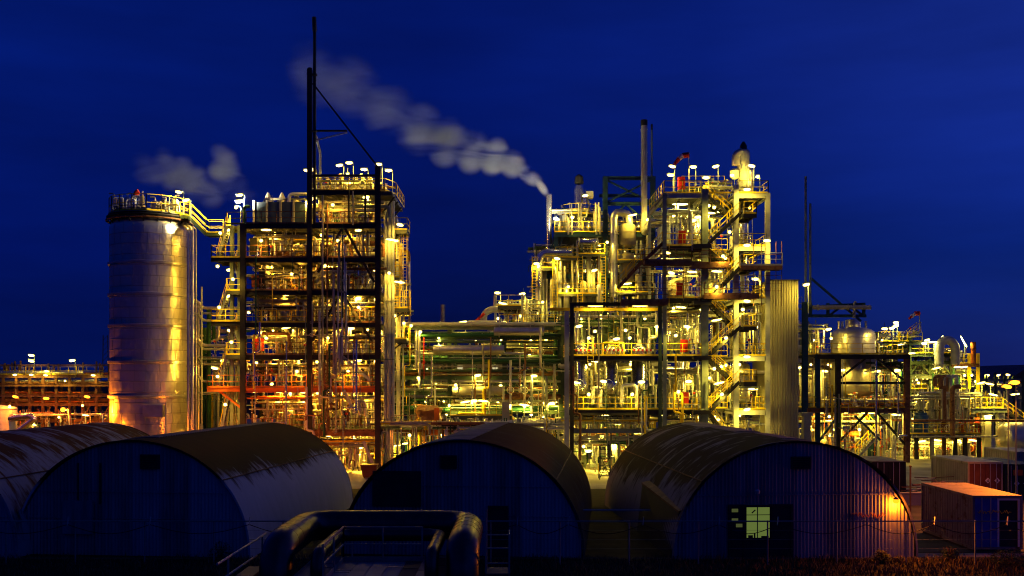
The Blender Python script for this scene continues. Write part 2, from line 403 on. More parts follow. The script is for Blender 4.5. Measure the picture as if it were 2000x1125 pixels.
def clutter(zone, x0, x1, y0, y1, z0, z1, dens=1.0, pal=None, equip=2, seed=0):
    """pipework and small plant filling one bay of a frame"""
    g = random.Random(seed*977 + int(x0*10) + int(z0*100))
    dens *= 2.7
    pal = pal or ['clad']*5 + ['bright']*2 + ['dullclad']*3 + ['pale']*2 + ['grey','brown','white']
    w, h = x1-x0, z1-z0; A = w*h/16.0
    def ry(): return y0 + (y1-y0)*g.random()**1.3
    for _ in range(int(dens*5*A**.6)+1):                                # overhead headers in bundles
        y, z, r = ry(), z1 - g.uniform(.35, 1.1), g.choice((.05,.07,.09,.12,.16))
        for j in range(g.choice((1,1,2,3))):
            a, b = x0 + g.uniform(-.2, .4)*w, x1 - g.uniform(-.2, .4)*w
            p = [(a, y+j*2.6*r, z), (b, y+j*2.6*r, z)]
            if g.random() < .5: p.append((b, y+j*2.6*r, max(z0, z - g.uniform(.6, h*.9))))
            pipe(p, r, g.choice(pal), zone, g.random() < .15)
    for _ in range(int(dens*w*2.4)+1):                                  # risers
        x, y, r = g.uniform(x0, x1), ry(), g.choice((.025,.03,.04,.04,.05,.06,.08,.1,.15))
        a, b = z0 + (0 if g.random() < .6 else g.uniform(.2, h*.4)), z1 - (0 if g.random() < .6 else g.uniform(.2, h*.4))
        if g.random() < .45: p = [(x,y,a),(x,y,b)]
        else:
            c = a + (b-a)*g.uniform(.3,.7); dx = g.uniform(-1.2,1.2); p = [(x,y,a),(x,y,c),(x+dx,y,c),(x+dx,y,b)]
        pipe(p, r, g.choice(pal), zone, g.random() < .3)
        if g.random() < .3: pipe([(q[0]+r*3.2, q[1], q[2]) for q in p], r, g.choice(pal), zone)
    for _ in range(int(dens*6*A)):                                      # loops, manifolds, spools
        x, y, r = g.uniform(x0, x1), ry(), g.choice((.03,.03,.04,.05,.06,.08,.11))
        a = z0 + g.uniform(.1, h*.5); b = a + g.uniform(.4, h*.5); dx = g.uniform(.4, 1.8)*g.choice((-1,1))
        k = g.random()
        if k < .45: p = [(x,y,a),(x,y,b),(x+dx,y,b),(x+dx,y,a)]
        elif k < .75: p = [(x,y,b),(x+dx,y,b)]
        else: p = [(x,y,a),(x,y,b),(x,y+g.uniform(.5,2),b)]
        pipe(p, r, g.choice(pal), zone, g.random() < .35)
    for _ in range(int(dens*.7)+1):                                     # cable trays
        y, z = ry(), z0 + h*g.uniform(.45,.95); pipe([(x0,y,z),(x1,y,z)], g.choice((.08,.12)), g.choice(('grey','tread','dark')), zone, n=4)
    for _ in range(int(dens*w*.5)):                                     # instrument stands and tubing along the front edge
        x, y = g.uniform(x0, x1), y0 + g.uniform(0, 1.2); t = z0 + g.uniform(.8, 1.7)
        pipe([(x,y,z0),(x,y,t),(x+g.uniform(-.4,.4),y,t)], .03, g.choice(('pale','grey','yellow','white','brown')), zone); pipe([(x-.09,y,t-.02),(x+.09,y,t-.02)], .1, g.choice(('pale','grey','white','dark','red')), zone, n=6)
    for _ in range(equip):
        x, y = g.uniform(x0+.5, x1-.5), y0 + (y1-y0)*g.uniform(.12, .85); k = g.random(); m = g.choice(pal)
        if k < .38:
            r = g.uniform(.28, .7); vessel_v(x, y, z0, r, h*g.uniform(.5,.85), m, zone, f"{'stout' if r > .5 else 'slim'} upright {MATWORD[m]} drum", g.choice((0,1,2)), name='drum')
        elif k < .62:
            r = g.uniform(.25, .5); vessel_h(x, y, z0 + g.choice((0, 0, h*.4)), r, g.uniform(1.6, min(4, w*.6)), m, zone, f"{MATWORD[m]} lying heat exchanger")
        elif k < .82: cabinet(x, y, z0, g.uniform(.4,.9), g.uniform(.6,1.3), g.choice(('pale','white','grey','green')), zone)
        else: pump(x, y, z0, zone, g.choice(('grey','green','navy')))

# ------------------------------------------------------------------ lamps
LAMP = {}
def lamp_protos():
    def lens(L, w, h):
        mb = MB(); n = 10; prof = []
        for k in range(9):
            t = math.pi*k/8; prof.append((math.sin(t), -math.cos(t)))
        vs = []
        for r, a in prof:
            for i in range(n): vs.append((a*L/2*(1 if abs(a) > .99 else .97), r*w/2*math.cos(2*math.pi*i/n), r*h/2*math.sin(2*math.pi*i/n)-.02))
        fs = [(k*n+i, k*n+(i+1)%n, (k+1)*n+(i+1)%n, (k+1)*n+i) for k in range(8) for i in range(n)]
        mb.add(vs, fs); return mb
    for k, (L, w, h) in {'flood': (.95,.42,.3), 'strip': (1.5,.26,.24), 'long': (2.3,.24,.22), 'round': (.42,.42,.42)}.items():
        hs = MB().box(-L/2-.04, L/2+.04, -w*.45, w*.5, .06, .06+w*.35)
        LAMP[k] = (lens(L, w, h), hs)
lamp_protos()
LDATA = {}; BULB = {}; WATT = 150.0
GLOW = {'lamp_glow_yellow': (1.0,.70,.07), 'lamp_glow_warm': (1.0,.50,.035), 'lamp_glow_amber': (1.0,.60,.05), 'lamp_glow_cool': (1.0,.88,.55), 'lamp_glow_white': (1.0,.80,.16), 'lamp_glow_sodium': (1.0,.22,.006), 'lamp_glow_tube': (1,.74,.22)}
N_LAMP = [0]
def lamp(px, py, D, zone, kind='flood', glow=None, pole=0.0, hang=.5, roll=None, tiltx=None, desc=None, scale=1.0, power=1.0, aim=None):
    """pole > 0: a post down to the deck below; else hung by a rod from the steel above"""
    glow = glow or (L_AMB if zone in ('LT','TANK') else L_YEL); p = W(px, py, D); nm = {'flood':'floodlight','strip':'strip_lamp','long':'strip_lamp','round':'bulkhead_lamp'}[kind]
    root = thing(nm, p); key = (kind, glow.name)
    if key not in LDATA:
        a = LAMP[kind][0].build('lens', glow, None, base=(0,0,0)); b = LAMP[kind][1].build('housing', 'grey', None, base=(0,0,0), smooth=False)
        a.location = b.location = (0,0,0); LDATA[key] = (a, b)
    else: LDATA[key] = tuple(o.copy() for o in LDATA[key]); [COL.objects.link(o) for o in LDATA[key]]
    g = random.Random(N_LAMP[0]); N_LAMP[0] += 1
    rx = tiltx if tiltx is not None else rad(-38 if p.z > EYE else -62); ry = rad(roll) if roll is not None else rad(g.uniform(-14, 14))
    scale *= .64
    for o in LDATA[key]:
        o.parent = root; o.rotation_euler = (rx, ry, 0); o.scale = (scale,)*3
    bk = (kind, glow.name, round(power, 2))
    if bk not in BULB:
        bl = bpy.data.lights.new('bulb', 'AREA'); bl.shape = 'RECTANGLE'; bl.size, bl.size_y = {'flood':(.7,.3),'strip':(1.1,.2),'long':(1.7,.2),'round':(.3,.3)}[kind]
        bl.energy = WATT * power * {'flood':1.0,'strip':1.0,'long':1.5,'round':.6}[kind]; bl.color = GLOW[glow.name]; BULB[bk] = bl
    bo = bpy.data.objects.new('bulb', BULB[bk]); COL.objects.link(bo); bo.parent = root; bo.location = (0, 0, -.16)
    bo.rotation_euler = Vector(aim or ((0,0,-1) if pole > 0 else (0, .45, -1))).to_track_quat('-Z', 'Y').to_euler()
    if pole > 0:
        MB().tube([p+Vector((.3,.45,-pole)), p+Vector((.3,.45,.1)), p+Vector((.05,.1,.17))], .04, 6).build('pole', 'grey', root)
    elif hang > 0:
        MB().bar(p+Vector((0,.1,.12)), p+Vector((0,.1,.12+hang)), .04, .04).build('hanger', 'grey', root, smooth=False)
    gl = {'lamp_glow_sodium': 'orange'}.get(glow.name, 'lit')
    reg(root, desc or f"{gl} {({'flood':'floodlight','strip':'strip lamp','long':'long strip','round':'round lamp'})[kind]}{' on pole' if pole > 0 else ''}", zone, 'lamp', 'lit lamps of ' + ZONE[zone][0], p)
    return root

# ------------------------------------------------------------------ zones used in labels
ZONE.update({
 'LT': ('dark left tower', [0, 3.8, 7.6, 10.5, 13.4, 16.2, 19.1, 22.1], (X(560,88)/88, X(655,88)/88)),
 'TANK': ('steel silo', None, None),
 'MR': ('green pipe rack', [0, 4, 8.4, 11.5], (X(880,96)/96, X(985,96)/96)),
 'RU': ('rear stack unit', [0, 8, 13, 18, 23.4], (X(1120,104)/104, X(1200,104)/104)),
 'ST': ('right stair tower', [0, 5.7, 10.4, 15.5, 20.2, 24.8], (X(1376,88)/88, X(1440,88)/88)),
 'VF': ('three-vessel frame', [0, 5.7, 10.4], (X(1180,88)/88, X(1245,88)/88)),
 'RV': ('right vessel platform', [0, 5.3, 10.7, 16], (X(1640,100)/100, X(1710,100)/100)),
 'FR': ('far right units', [0, 3.5, 9, 12], (X(1850,115)/115, X(1915,115)/115)),
 'FL': ('far left pipe rack', None, (X(70,170)/170, X(140,170)/170)),
 'yard': ('on the yard', None, None),
})

# ------------------------------------------------------------------ ground
def ground_mat(name, c1, c2, scale, rough=.95, bump=.05):
    m = bpy.data.materials.new(name); m.use_nodes = True; n, l = m.node_tree.nodes, m.node_tree.links
    b = n['Principled BSDF']; b.inputs['Roughness'].default_value = rough; b.inputs['Specular IOR Level'].default_value = .1
    tc = n.new('ShaderNodeTexCoord'); no = n.new('ShaderNodeTexNoise'); no.inputs['Scale'].default_value = scale; no.inputs['Detail'].default_value = 9
    l.new(tc.outputs['Object'], no.inputs['Vector']); r = n.new('ShaderNodeValToRGB'); l.new(no.outputs['Fac'], r.inputs[0])
    r.color_ramp.elements[0].position = .35; r.color_ramp.elements[1].position = .66
    r.color_ramp.elements[0].color = (*c1, 1); r.color_ramp.elements[1].color = (*c2, 1); l.new(r.outputs[0], b.inputs['Base Color'])
    bp = n.new('ShaderNodeBump'); bp.inputs['Distance'].default_value = bump; bp.inputs['Strength'].default_value = .6
    l.new(no.outputs['Fac'], bp.inputs['Height']); l.new(bp.outputs[0], b.inputs['Normal']); return m
M['soil'] = ground_mat('rough_grass_soil', (.018,.02,.008), (.05,.042,.02), 1.2)
M['yardc'] = ground_mat('yard_concrete', (.24,.21,.16), (.36,.33,.27), .35, .85, .01)
M['asph'] = ground_mat('container_yard_asphalt', (.045,.045,.045), (.09,.09,.08), .8, .8, .01)
def sheet(name, x0, x1, y0, y1, z, m):
    o = MB().add([(x0,y0,z),(x1,y0,z),(x1,y1,z),(x0,y1,z)], [(0,1,2,3)]); mb = MB(); mb.add([(x0,y0,z),(x1,y0,z),(x1,y1,z),(x0,y1,z)], [(0,1,2,3)])
    ob = mb.build(name, m, smooth=False); ob['kind'] = 'structure'; return ob
sheet('ground', -3000, 3000, -20, 5000, 0, 'soil')
sheet('yard', -70, 120, 76, 210, .004, 'yardc')
sheet('container_yard', 19.6, 60, 48.2, 75.9, .004, 'asph')
sheet('path', 13, 60, 46.9, 48.0, .004, 'yardc')

# ------------------------------------------------------------------ arched sheds of corrugated steel
def hut_roof_mat(name, base, rust, lo, hi, amount, low=-.32, soft=.10):
    m = bpy.data.materials.new(name); m.use_nodes = True; n, l = m.node_tree.nodes, m.node_tree.links
    b = n['Principled BSDF']; b.inputs['Roughness'].default_value = .75; b.inputs['Specular IOR Level'].default_value = .12
    tc = n.new('ShaderNodeTexCoord'); mp = n.new('ShaderNodeMapping'); mp.inputs['Scale'].default_value = (.5, 2.1, .5)
    l.new(tc.outputs['Object'], mp.inputs[0])
    no = n.new('ShaderNodeTexNoise'); no.inputs['Scale'].default_value = 1.0; no.inputs['Detail'].default_value = 7; no.inputs['Roughness'].default_value = .62
    l.new(mp.outputs[0], no.inputs['Vector'])
    sx = n.new('ShaderNodeSeparateXYZ'); l.new(tc.outputs['Object'], sx.inputs[0])
    hz = n.new('ShaderNodeMapRange'); hz.inputs[1].default_value = lo; hz.inputs[2].default_value = hi
    hz.inputs[3].default_value = low; hz.inputs[4].default_value = amount; l.new(sx.outputs['Z'], hz.inputs[0])
    big = n.new('ShaderNodeTexNoise'); big.inputs['Scale'].default_value = .35; big.inputs['Detail'].default_value = 3; l.new(tc.outputs['Object'], big.inputs['Vector'])
    a = n.new('ShaderNodeMath'); a.operation = 'ADD'; l.new(no.outputs['Fac'], a.inputs[0]); l.new(hz.outputs[0], a.inputs[1])
    a2 = n.new('ShaderNodeMath'); a2.operation = 'MULTIPLY_ADD'; l.new(big.outputs['Fac'], a2.inputs[0]); a2.inputs[1].default_value = .5; l.new(a.outputs[0], a2.inputs[2])
    r = n.new('ShaderNodeMapRange'); r.inputs[1].default_value = .72; r.inputs[2].default_value = .72+soft; l.new(a2.outputs[0], r.inputs[0])
    v = n.new('ShaderNodeMix'); v.data_type = 'RGBA'; v.inputs[6].default_value = (*[c*.7 for c in base],1); v.inputs[7].default_value = (*[c*1.2 for c in base],1); l.new(no.outputs['Fac'], v.inputs[0])
    v2 = n.new('ShaderNodeMix'); v2.data_type = 'RGBA'; v2.inputs[6].default_value = (*[c*.5 for c in rust],1); v2.inputs[7].default_value = (*[c*1.5 for c in rust],1); l.new(no.outputs['Fac'], v2.inputs[0])
    mx = n.new('ShaderNodeMix'); mx.data_type = 'RGBA'; l.new(r.outputs[0], mx.inputs[0]); l.new(v.outputs[2], mx.inputs[6]); l.new(v2.outputs[2], mx.inputs[7])
    l.new(mx.outputs[2], b.inputs['Base Color']); return m
M['roofA'] = hut_roof_mat('rust_streaked_roof', (.32,.335,.36), (.09,.021,.01), 0.0, 5.0, .10, -.10, .14)
M['roofB'] = hut_roof_mat('rust_topped_roof', (.44,.46,.50), (.036,.012,.006), 2.3, 4.4, .42, -.34, .2)
M['roofC'] = hut_roof_mat('brown_roof', (.11,.085,.06), (.05,.018,.007), 0.5, 3.0, .25, -.2, .2)
M['roofD'] = hut_roof_mat('dark_rust_roof', (.26,.25,.235), (.024,.010,.006), 1.0, 3.6, .14, -.20, .12)
def wall_mat():
    m = bpy.data.materials.new('blue_grey_corrugated_wall'); m.use_nodes = True; n, l = m.node_tree.nodes, m.node_tree.links
    b = n['Principled BSDF']; b.inputs['Roughness'].default_value = .7; b.inputs['Specular IOR Level'].default_value = .15
    tc = n.new('ShaderNodeTexCoord'); sx = n.new('ShaderNodeSeparateXYZ'); l.new(tc.outputs['Object'], sx.inputs[0])
    f = n.new('ShaderNodeMath'); f.operation = 'MULTIPLY'; f.inputs[1].default_value = .7; l.new(sx.outputs['X'], f.inputs[0])
    g = n.new('ShaderNodeMath'); g.operation = 'FLOOR'; l.new(f.outputs[0], g.inputs[0])
    w = n.new('ShaderNodeTexWhiteNoise'); w.noise_dimensions = '1D'; l.new(g.outputs[0], w.inputs['W'])
    mp = n.new('ShaderNodeMapping'); mp.inputs['Scale'].default_value = (2.2,1,.25); l.new(tc.outputs['Object'], mp.inputs[0])
    no = n.new('ShaderNodeTexNoise'); no.inputs['Scale'].default_value = 1.3; no.inputs['Detail'].default_value = 7; l.new(mp.outputs[0], no.inputs['Vector'])
    s = n.new('ShaderNodeMath'); s.operation = 'MULTIPLY_ADD'; s.inputs[1].default_value = .55; l.new(w.outputs['Value'], s.inputs[0]); l.new(no.outputs['Fac'], s.inputs[2])
    r = n.new('ShaderNodeValToRGB'); l.new(s.outputs[0], r.inputs[0]); r.color_ramp.elements[0].position = .35; r.color_ramp.elements[1].position = 1.0
    r.color_ramp.elements[0].color = (.10,.115,.13,1); r.color_ramp.elements[1].color = (.33,.35,.37,1); l.new(r.outputs[0], b.inputs['Base Color']); return m
M['hutwall'] = wall_mat()
M['skylight'] = mat('translucent_roof_sheet', (.22,.2,.15), 0, .7, .3, .8)
M['hutdark'] = mat('dark_sliding_door', (.02,.022,.026), 0, .6, .3)
HW, HH, HL = 5.75, 5.42, 19.0
def arch(t, k=0.0):      # t = 0..1 from left foot over the crown to the right foot
    a = math.pi*(1-t); return ((HW+k)*math.cos(a)*1.0, (HH+k)*abs(math.sin(a))**.92)
def arch_h(x): return HH*max(0.0, 1-(x/HW)**2)**.5
def hut(px_front, D, px_back, Db, roofm, label, sky_t=None):
    xf, xb = X(px_front, D), X(px_back, Db); yaw = -math.atan2(xb-xf, Db-D); L = math.hypot(xb-xf, Db-D)
    root = thing('arched_shed', (xf, D, 0), label, 'shed', 'arched corrugated sheds in a row', yaw)
    def corr(t0, t1, y0, y1, k, n, step, amp):
        mb = MB(); rows = []; m = int((y1-y0)/step); th = .05
        for i in range(m+1):
            y = y0 + (y1-y0)*i/m; o = amp*math.cos(i*math.pi)
            rows.append([(*arch(t0+(t1-t0)*j/n, k+o), y) for j in range(n+1)])
        vs = [(x, y, z) for r_ in rows for (x, z, y) in r_]
        fs = [(i*(n+1)+j, i*(n+1)+j+1, (i+1)*(n+1)+j+1, (i+1)*(n+1)+j) for i in range(m) for j in range(n)]
        mb.add(vs, fs)
        for yy, s in ((y0, 1), (y1, -1)):           # rim that gives the sheet its edge thickness
            a = [(*arch(t0+(t1-t0)*j/n, k+amp), yy) for j in range(n+1)]; b = [(*arch(t0+(t1-t0)*j/n, k-th-amp), yy) for j in range(n+1)]
            vs = [(x, y, z) for (x, z, y) in a] + [(x, y, z) for (x, z, y) in b]
            mb.add(vs, [(j, j+1, n+2+j, n+1+j) for j in range(n)])
        return mb
    roof = corr(0, 1, -.12, L+.12, .06, 48, .15, .025).build('roof', roofm, root)
    if sky_t:
        for (a, b, y0, y1) in sky_t: corr(a, b, y0, y1, .10, 8, .15, .025).build('skylight', 'skylight', roof)
    for yy, nm in ((0, 'front_wall'), (L, 'back_wall')):
        mb = MB(); xs = []; x = -HW+.03; i = 0
        vs = []
        while x <= HW-.03:
            y = yy + .025*(1 if i % 2 else -1); vs += [(x, y, 0), (x, y, arch_h(x))]; x += .085; i += 1
        mb.add(vs, [(2*k, 2*k+2, 2*k+3, 2*k+1) for k in range(len(vs)//2-1)])
        mb.build(nm, 'hutwall', root, smooth=False)
    # seam line of overlapping sheets along each flank
    for t in (.22, .78):
        a = arch(t, .10); MB().bar((a[0], -.1, a[1]), (a[0], L+.1, a[1]), .05, .05).build('seam', 'brown', roof, smooth=False)
    return root, L
def louvre(root, x0, x1, z0, z1):
    o = MB().box(x0,x1,-.09,-.02,z0,z1).build('vent','hutdark',root,smooth=False); mb = MB(); w = .07
    mb.box(x0-w,x0,-.12,-.02,z0-w,z1+w).box(x1,x1+w,-.12,-.02,z0-w,z1+w).box(x0,x1,-.12,-.02,z1,z1+w).box(x0,x1,-.12,-.02,z0-w,z0); k = z0+.05
    while k < z1: mb.bar((x0,-.11,k),(x1,-.11,k),.06,.02); k += .11
    mb.build('louvre','hutdark',o,smooth=False)
def on_hut(root, name, x0, x1, z0, z1, m, y=-.10, d=.08, frame=None):
    o = MB().box(x0, x1, y, y+d, z0, z1).build(name, m, root, smooth=False)
    if frame:
        f = MB(); w = .1
        f.box(x0-w, x0, y-.03, y+d, z0, z1).box(x1, x1+w, y-.03, y+d, z0, z1).box(x0-w, x1+w, y-.03, y+d, z1, z1+w).box(x0-w, x1+w, y-.03, y+d, z0-w, z0)
        f.build('frame', frame, o, smooth=False)
    return o
h1, _ = hut(-190, 47.3, 200, 66.1, 'roofA', 'leftmost arched shed with heavily rust-streaked ribbed roof, cut off by the left edge')
h2, L2 = hut(258, 47.3, 521, 66.1, 'roofB', 'arched shed with dark rusty crown and pale ribbed flank, in front of the steel silo', [(.42,.52, 2, L2 if False else 18.6)])
h3, _ = hut(902, 47.3, 984, 66.1, 'roofC', 'arched shed behind the big foreground pipes, with brown roof', [(.36,.52,-.1,18.9)])
h4, _ = hut(1555, 46.6, 1350, 66.6, 'roofD', 'right arched shed with orange wall lamp and lit doorway', [(.50,.56,1.5,6.5),(.47,.55,8,13),(.45,.54,13.2,19)])
louvre(h2, .5, 1.3, 4.2, 4.75)
on_hut(h2, 'door', -3.4, -1.9, 1.0, 2.6, 'hutwall', -.14, .06)
for x in (-2.7, -1.6): on_hut(h2, 'batten', x, x+.08, 2.45, 4.4, 'hutdark', -.07, .04)
on_hut(h3, 'door', -4.3, -1.95, 2.3, 4.9 if False else 4.0, 'hutdark')
louvre(h3, -.95, -.3, 4.2, 4.7)
on_hut(h3, 'side_door', 1.35, 2.1, 0, 2.3, 'hutdark', frame='hutdark')
louvre(h4, -.2, .6, 4.25, 4.7)
# entrance of the right shed: dark doors round one lit pane
on_hut(h4, 'door', -3.15, -2.55, .1, 2.45, 'hutdark', frame='hutdark')
on_hut(h4, 'door', -1.2, -.3, .1, 2.45, 'hutdark', frame='hutdark')
for hh, zs4 in ((h1,(1.9,)),(h2,(1.75,3.0)),(h3,(1.9,3.3)),(h4,(2.95,))):      # lap joints of the wall sheets, with bolt heads
    for zz in zs4:
        e_ = HW*max(0,1-(zz/HH)**2)**.5-.15
        mb = MB().box(-e_,e_,-.045,-.03,zz,zz+.05); x_ = -e_+.1
        while x_ < e_: mb.box(x_,x_+.05,-.06,-.03,zz-.02,zz+.09); x_ += .45
        mb.build('lap_joint','hutwall',hh,smooth=False)
w4 = on_hut(h4, 'window', -2.4, -1.3, 1.0, 2.42, emit('lit_room', (.45,.62,.14), .24), frame='hutdark')
MB().box(-1.9,-1.86,-.12,-.101,1.0,2.42).box(-2.4,-1.3,-.12,-.101,2.05,2.08).build('glazing_bar', 'olive', w4, smooth=False)
for q_ in (MB().bar((-2.15,-.115,2.15),(-1.98,-.115,2.3),.02,.05), MB().box(-2.32,-2.1,-.125,-.102,1.0,1.12), MB().box(-1.7,-1.35,-.125,-.102,1.0,1.08), MB().box(-2.05,-1.98,-.125,-.102,1.0,1.2)): q_.build('shelf_item','hutdark',w4,smooth=False)
on_hut(h4, 'lower_panel', -2.45, -1.25, 0.02, .9, 'hutdark')
for x, z in ((-3.1,2.2),(-3.1,1.75),(-2.9,1.5)):
    on_hut(h4, 'small_pane', x, x+.3, z, z+.16, emit('lit_small_pane', (.42,.50,.16), .13), -.13, .02)
lp = MB(); lp.tube([(-2.0,-.15,3.15),(-2.0,-.45,3.2)], .05, 8).lathe([(.1,0),(.13,.12),(.06,.2)], (-2.0,-.5,3.1), 'z', 10); lp.build('dead_lamp', 'pale', h4)
# lean-to hood on the left flank of the right shed
lh = MB(); lh.add([(-5.2,8.6,2.80),(-5.05,.5,2.32),(-5.5,.3,2.22),(-5.62,8.6,2.7),(-5.2,8.6,2.70),(-5.05,.5,2.22),(-5.5,.3,2.12),(-5.62,8.6,2.6)],
       [(0,1,2,3),(7,6,5,4),(0,4,5,1),(1,5,6,2),(2,6,7,3),(3,7,4,0)])
lh.build('hood', 'brown', h4, smooth=False)
lw = MB(); lw.add([(-5.9,.4,0),(-5.9,8.5,0),(-5.6,8.5,2.6),(-5.48,.4,2.12),(-5.7,.4,0),(-5.7,8.5,0),(-5.4,8.5,2.6),(-5.3,.4,2.12)], [(0,1,2,3),(7,6,5,4),(0,4,5,1),(1,5,6,2),(2,6,7,3),(3,7,4,0)])
lw.build('side_wall', 'hutdark', h4, smooth=False)
# sodium wall lamp of the right shed (a thing of its own, on the wall)
sl = thing('wall_lamp', W(1750, 978, 46.62), 'orange sodium lamp glowing on the front wall of the right arched shed', 'lamp')
p = W(1750, 978, 46.62)
MB().lathe([(.02,-.13),(.12,-.1),(.15,0),(.11,.08)], p, 'z', 12).build('lens', emit('shed_sodium_glow', (1.0,.24,.006), 3.2), sl)
MB().lathe([(.13,.07),(.14,.08),(.1,.13),(.03,.17)], p, 'z', 12).tube([p+Vector((0,0,.15)), p+Vector((0,.25,.2)), p+Vector((0,.3,.2))], .035, 6).build('housing', 'grey', sl)
bl = bpy.data.lights.new('bulb', 'POINT'); bl.shadow_soft_size = .06; bl.energy = 200; bl.color = (1,.19,.004)
bo = bpy.data.objects.new('bulb', bl); COL.objects.link(bo); bo.parent = sl; bo.location = (0,.05,-.2); bo.rotation_euler = Vector((-.15,-1,-.9)).to_track_quat('-Z','Y').to_euler()
bl = bpy.data.lights.new('bulb', 'AREA'); bl.shape = 'DISK'; bl.size = .16; bl.energy = 420; bl.color = (1,.20,.005)  # second source added in the lamp to throw orange light over the grass
bo = bpy.data.objects.new('bulb', bl); COL.objects.link(bo); bo.parent = sl; bo.location = (0,-.17,-.06); bo.rotation_euler = Vector((.16,-1,-.12)).to_track_quat('-Z','Y').to_euler()
# scrawled paint on the shed wall, unreadable strokes
sg = MB(); g = random.Random(5)
pp = [(2.6+i*.05, -.06, 2.0+g.uniform(-.15,.15)*(1 if i % 3 else .3)) for i in range(34)]
sg.tube(pp, .014, 4, .01)
o = sg.build('scrawl', 'orange', h4, smooth=False)

# ------------------------------------------------------------------ fence along the front
def fence():
    D = 45.0
    root = thing('wire_fence', (X(1000,D), D, 0), 'long steel post fence with top rail and sagging wire in front of the sheds', 'fence')
    xs = [X(12+135.2*i, D) for i in range(-1, 16)]
    for x in xs:
        MB().tube([(x,D,0),(x,D,2.0)], .035, 6).build('post', 'grey', root)
    MB().tube([(xs[0],D-.05,1.97),(xs[-1],D-.05,1.97)], .035, 6).build('top_rail', 'grey', root)
    hooks = [X(p, D) for p in (-60,134,294,488,640,800,1010,1110,1255,1403,1517,1691,1823,1965,2090)]
    wv = MB()
    for a, b in zip(hooks, hooks[1:]):
        pts = [(a+(b-a)*i/8, D-.09, 1.83-.42*math.sin(math.pi*i/8)) for i in range(9)]; wv.tube(pts, .018, 5, .01)
    wv.build('sagging_wire', 'black', root)
    for x in hooks[1:-1]:
        MB().bar((x,D-.1,1.8),(x+.04,D-.1,2.18),.03,.09).build('bracket', 'pale', root, smooth=False)
    m = MB()
    for k in range(4): m.tube([(xs[0],D,.3+.42*k),(xs[-1],D,.3+.42*k)], .007, 4)
    m.build('strand_wire', 'grey', root)
fence()
r2 = MB().tube([W(1122,996,52), W(1335,997,52)], .05, 6); r2.tube([W(1122,996,52), (X(1122,52),52,0)], .05, 6)
tag(r2.build('barrier_rail', 'pale'), 'pale level barrier rail between the middle and right sheds', 'barrier')

# ------------------------------------------------------------------ the big pipes in the foreground
M['lag'] = mat('black_lagging', (.055,.054,.053), .9, .32, .25, 2.5, .004, rust=.05)
def lagged(name, pts, r, bend, label):
    mb = MB().tube(pts, r, 28, bend, True, 8); root = thing(name, (pts[0][0], pts[0][1], 0), label, 'pipe', 'lagged pipe loops in the foreground')
    mb.build('jacket', 'lag', root)
    P = [Vector(p) for p in pts]
    for a, c in zip(P, P[1:]):
        d = (c-a); L = d.length; d.normalize(); t = bend
        while t < L-bend+.01: MB().tube([a+d*(t-.025), a+d*(t+.025)], r*1.006+.004, 28).build('jacket_band', 'lag', root); t += .75
    return root
big = lagged('lagged_pipe', [(-7,29.5,0),(-7,29.5,3.37),(-7,34.3,3.37),(-1.47,34.3,3.37),(-1.47,29.5,3.37),(-1.47,29.5,0)], .5, 1.0, 'thick black lagged pipe arching up and across in the near foreground')
lagged('lagged_pipe', [(-5.75,29.4,0),(-5.75,29.4,3.2),(-5.75,33.2,3.2),(-2.38,33.2,3.2),(-2.38,29.4,3.2),(-2.38,29.4,0)], .21, .5, 'thinner lagged pipe nested inside the big foreground pipe loop')
v = W(556,1027,31.5); q = MB().lathe([(.16,0),(.16,.12),(.22,.13),(.22,.2),(.1,.22)], v+Vector((0,0,-.25)), 'z', 12)
q.build('vent_cap', 'black', big)
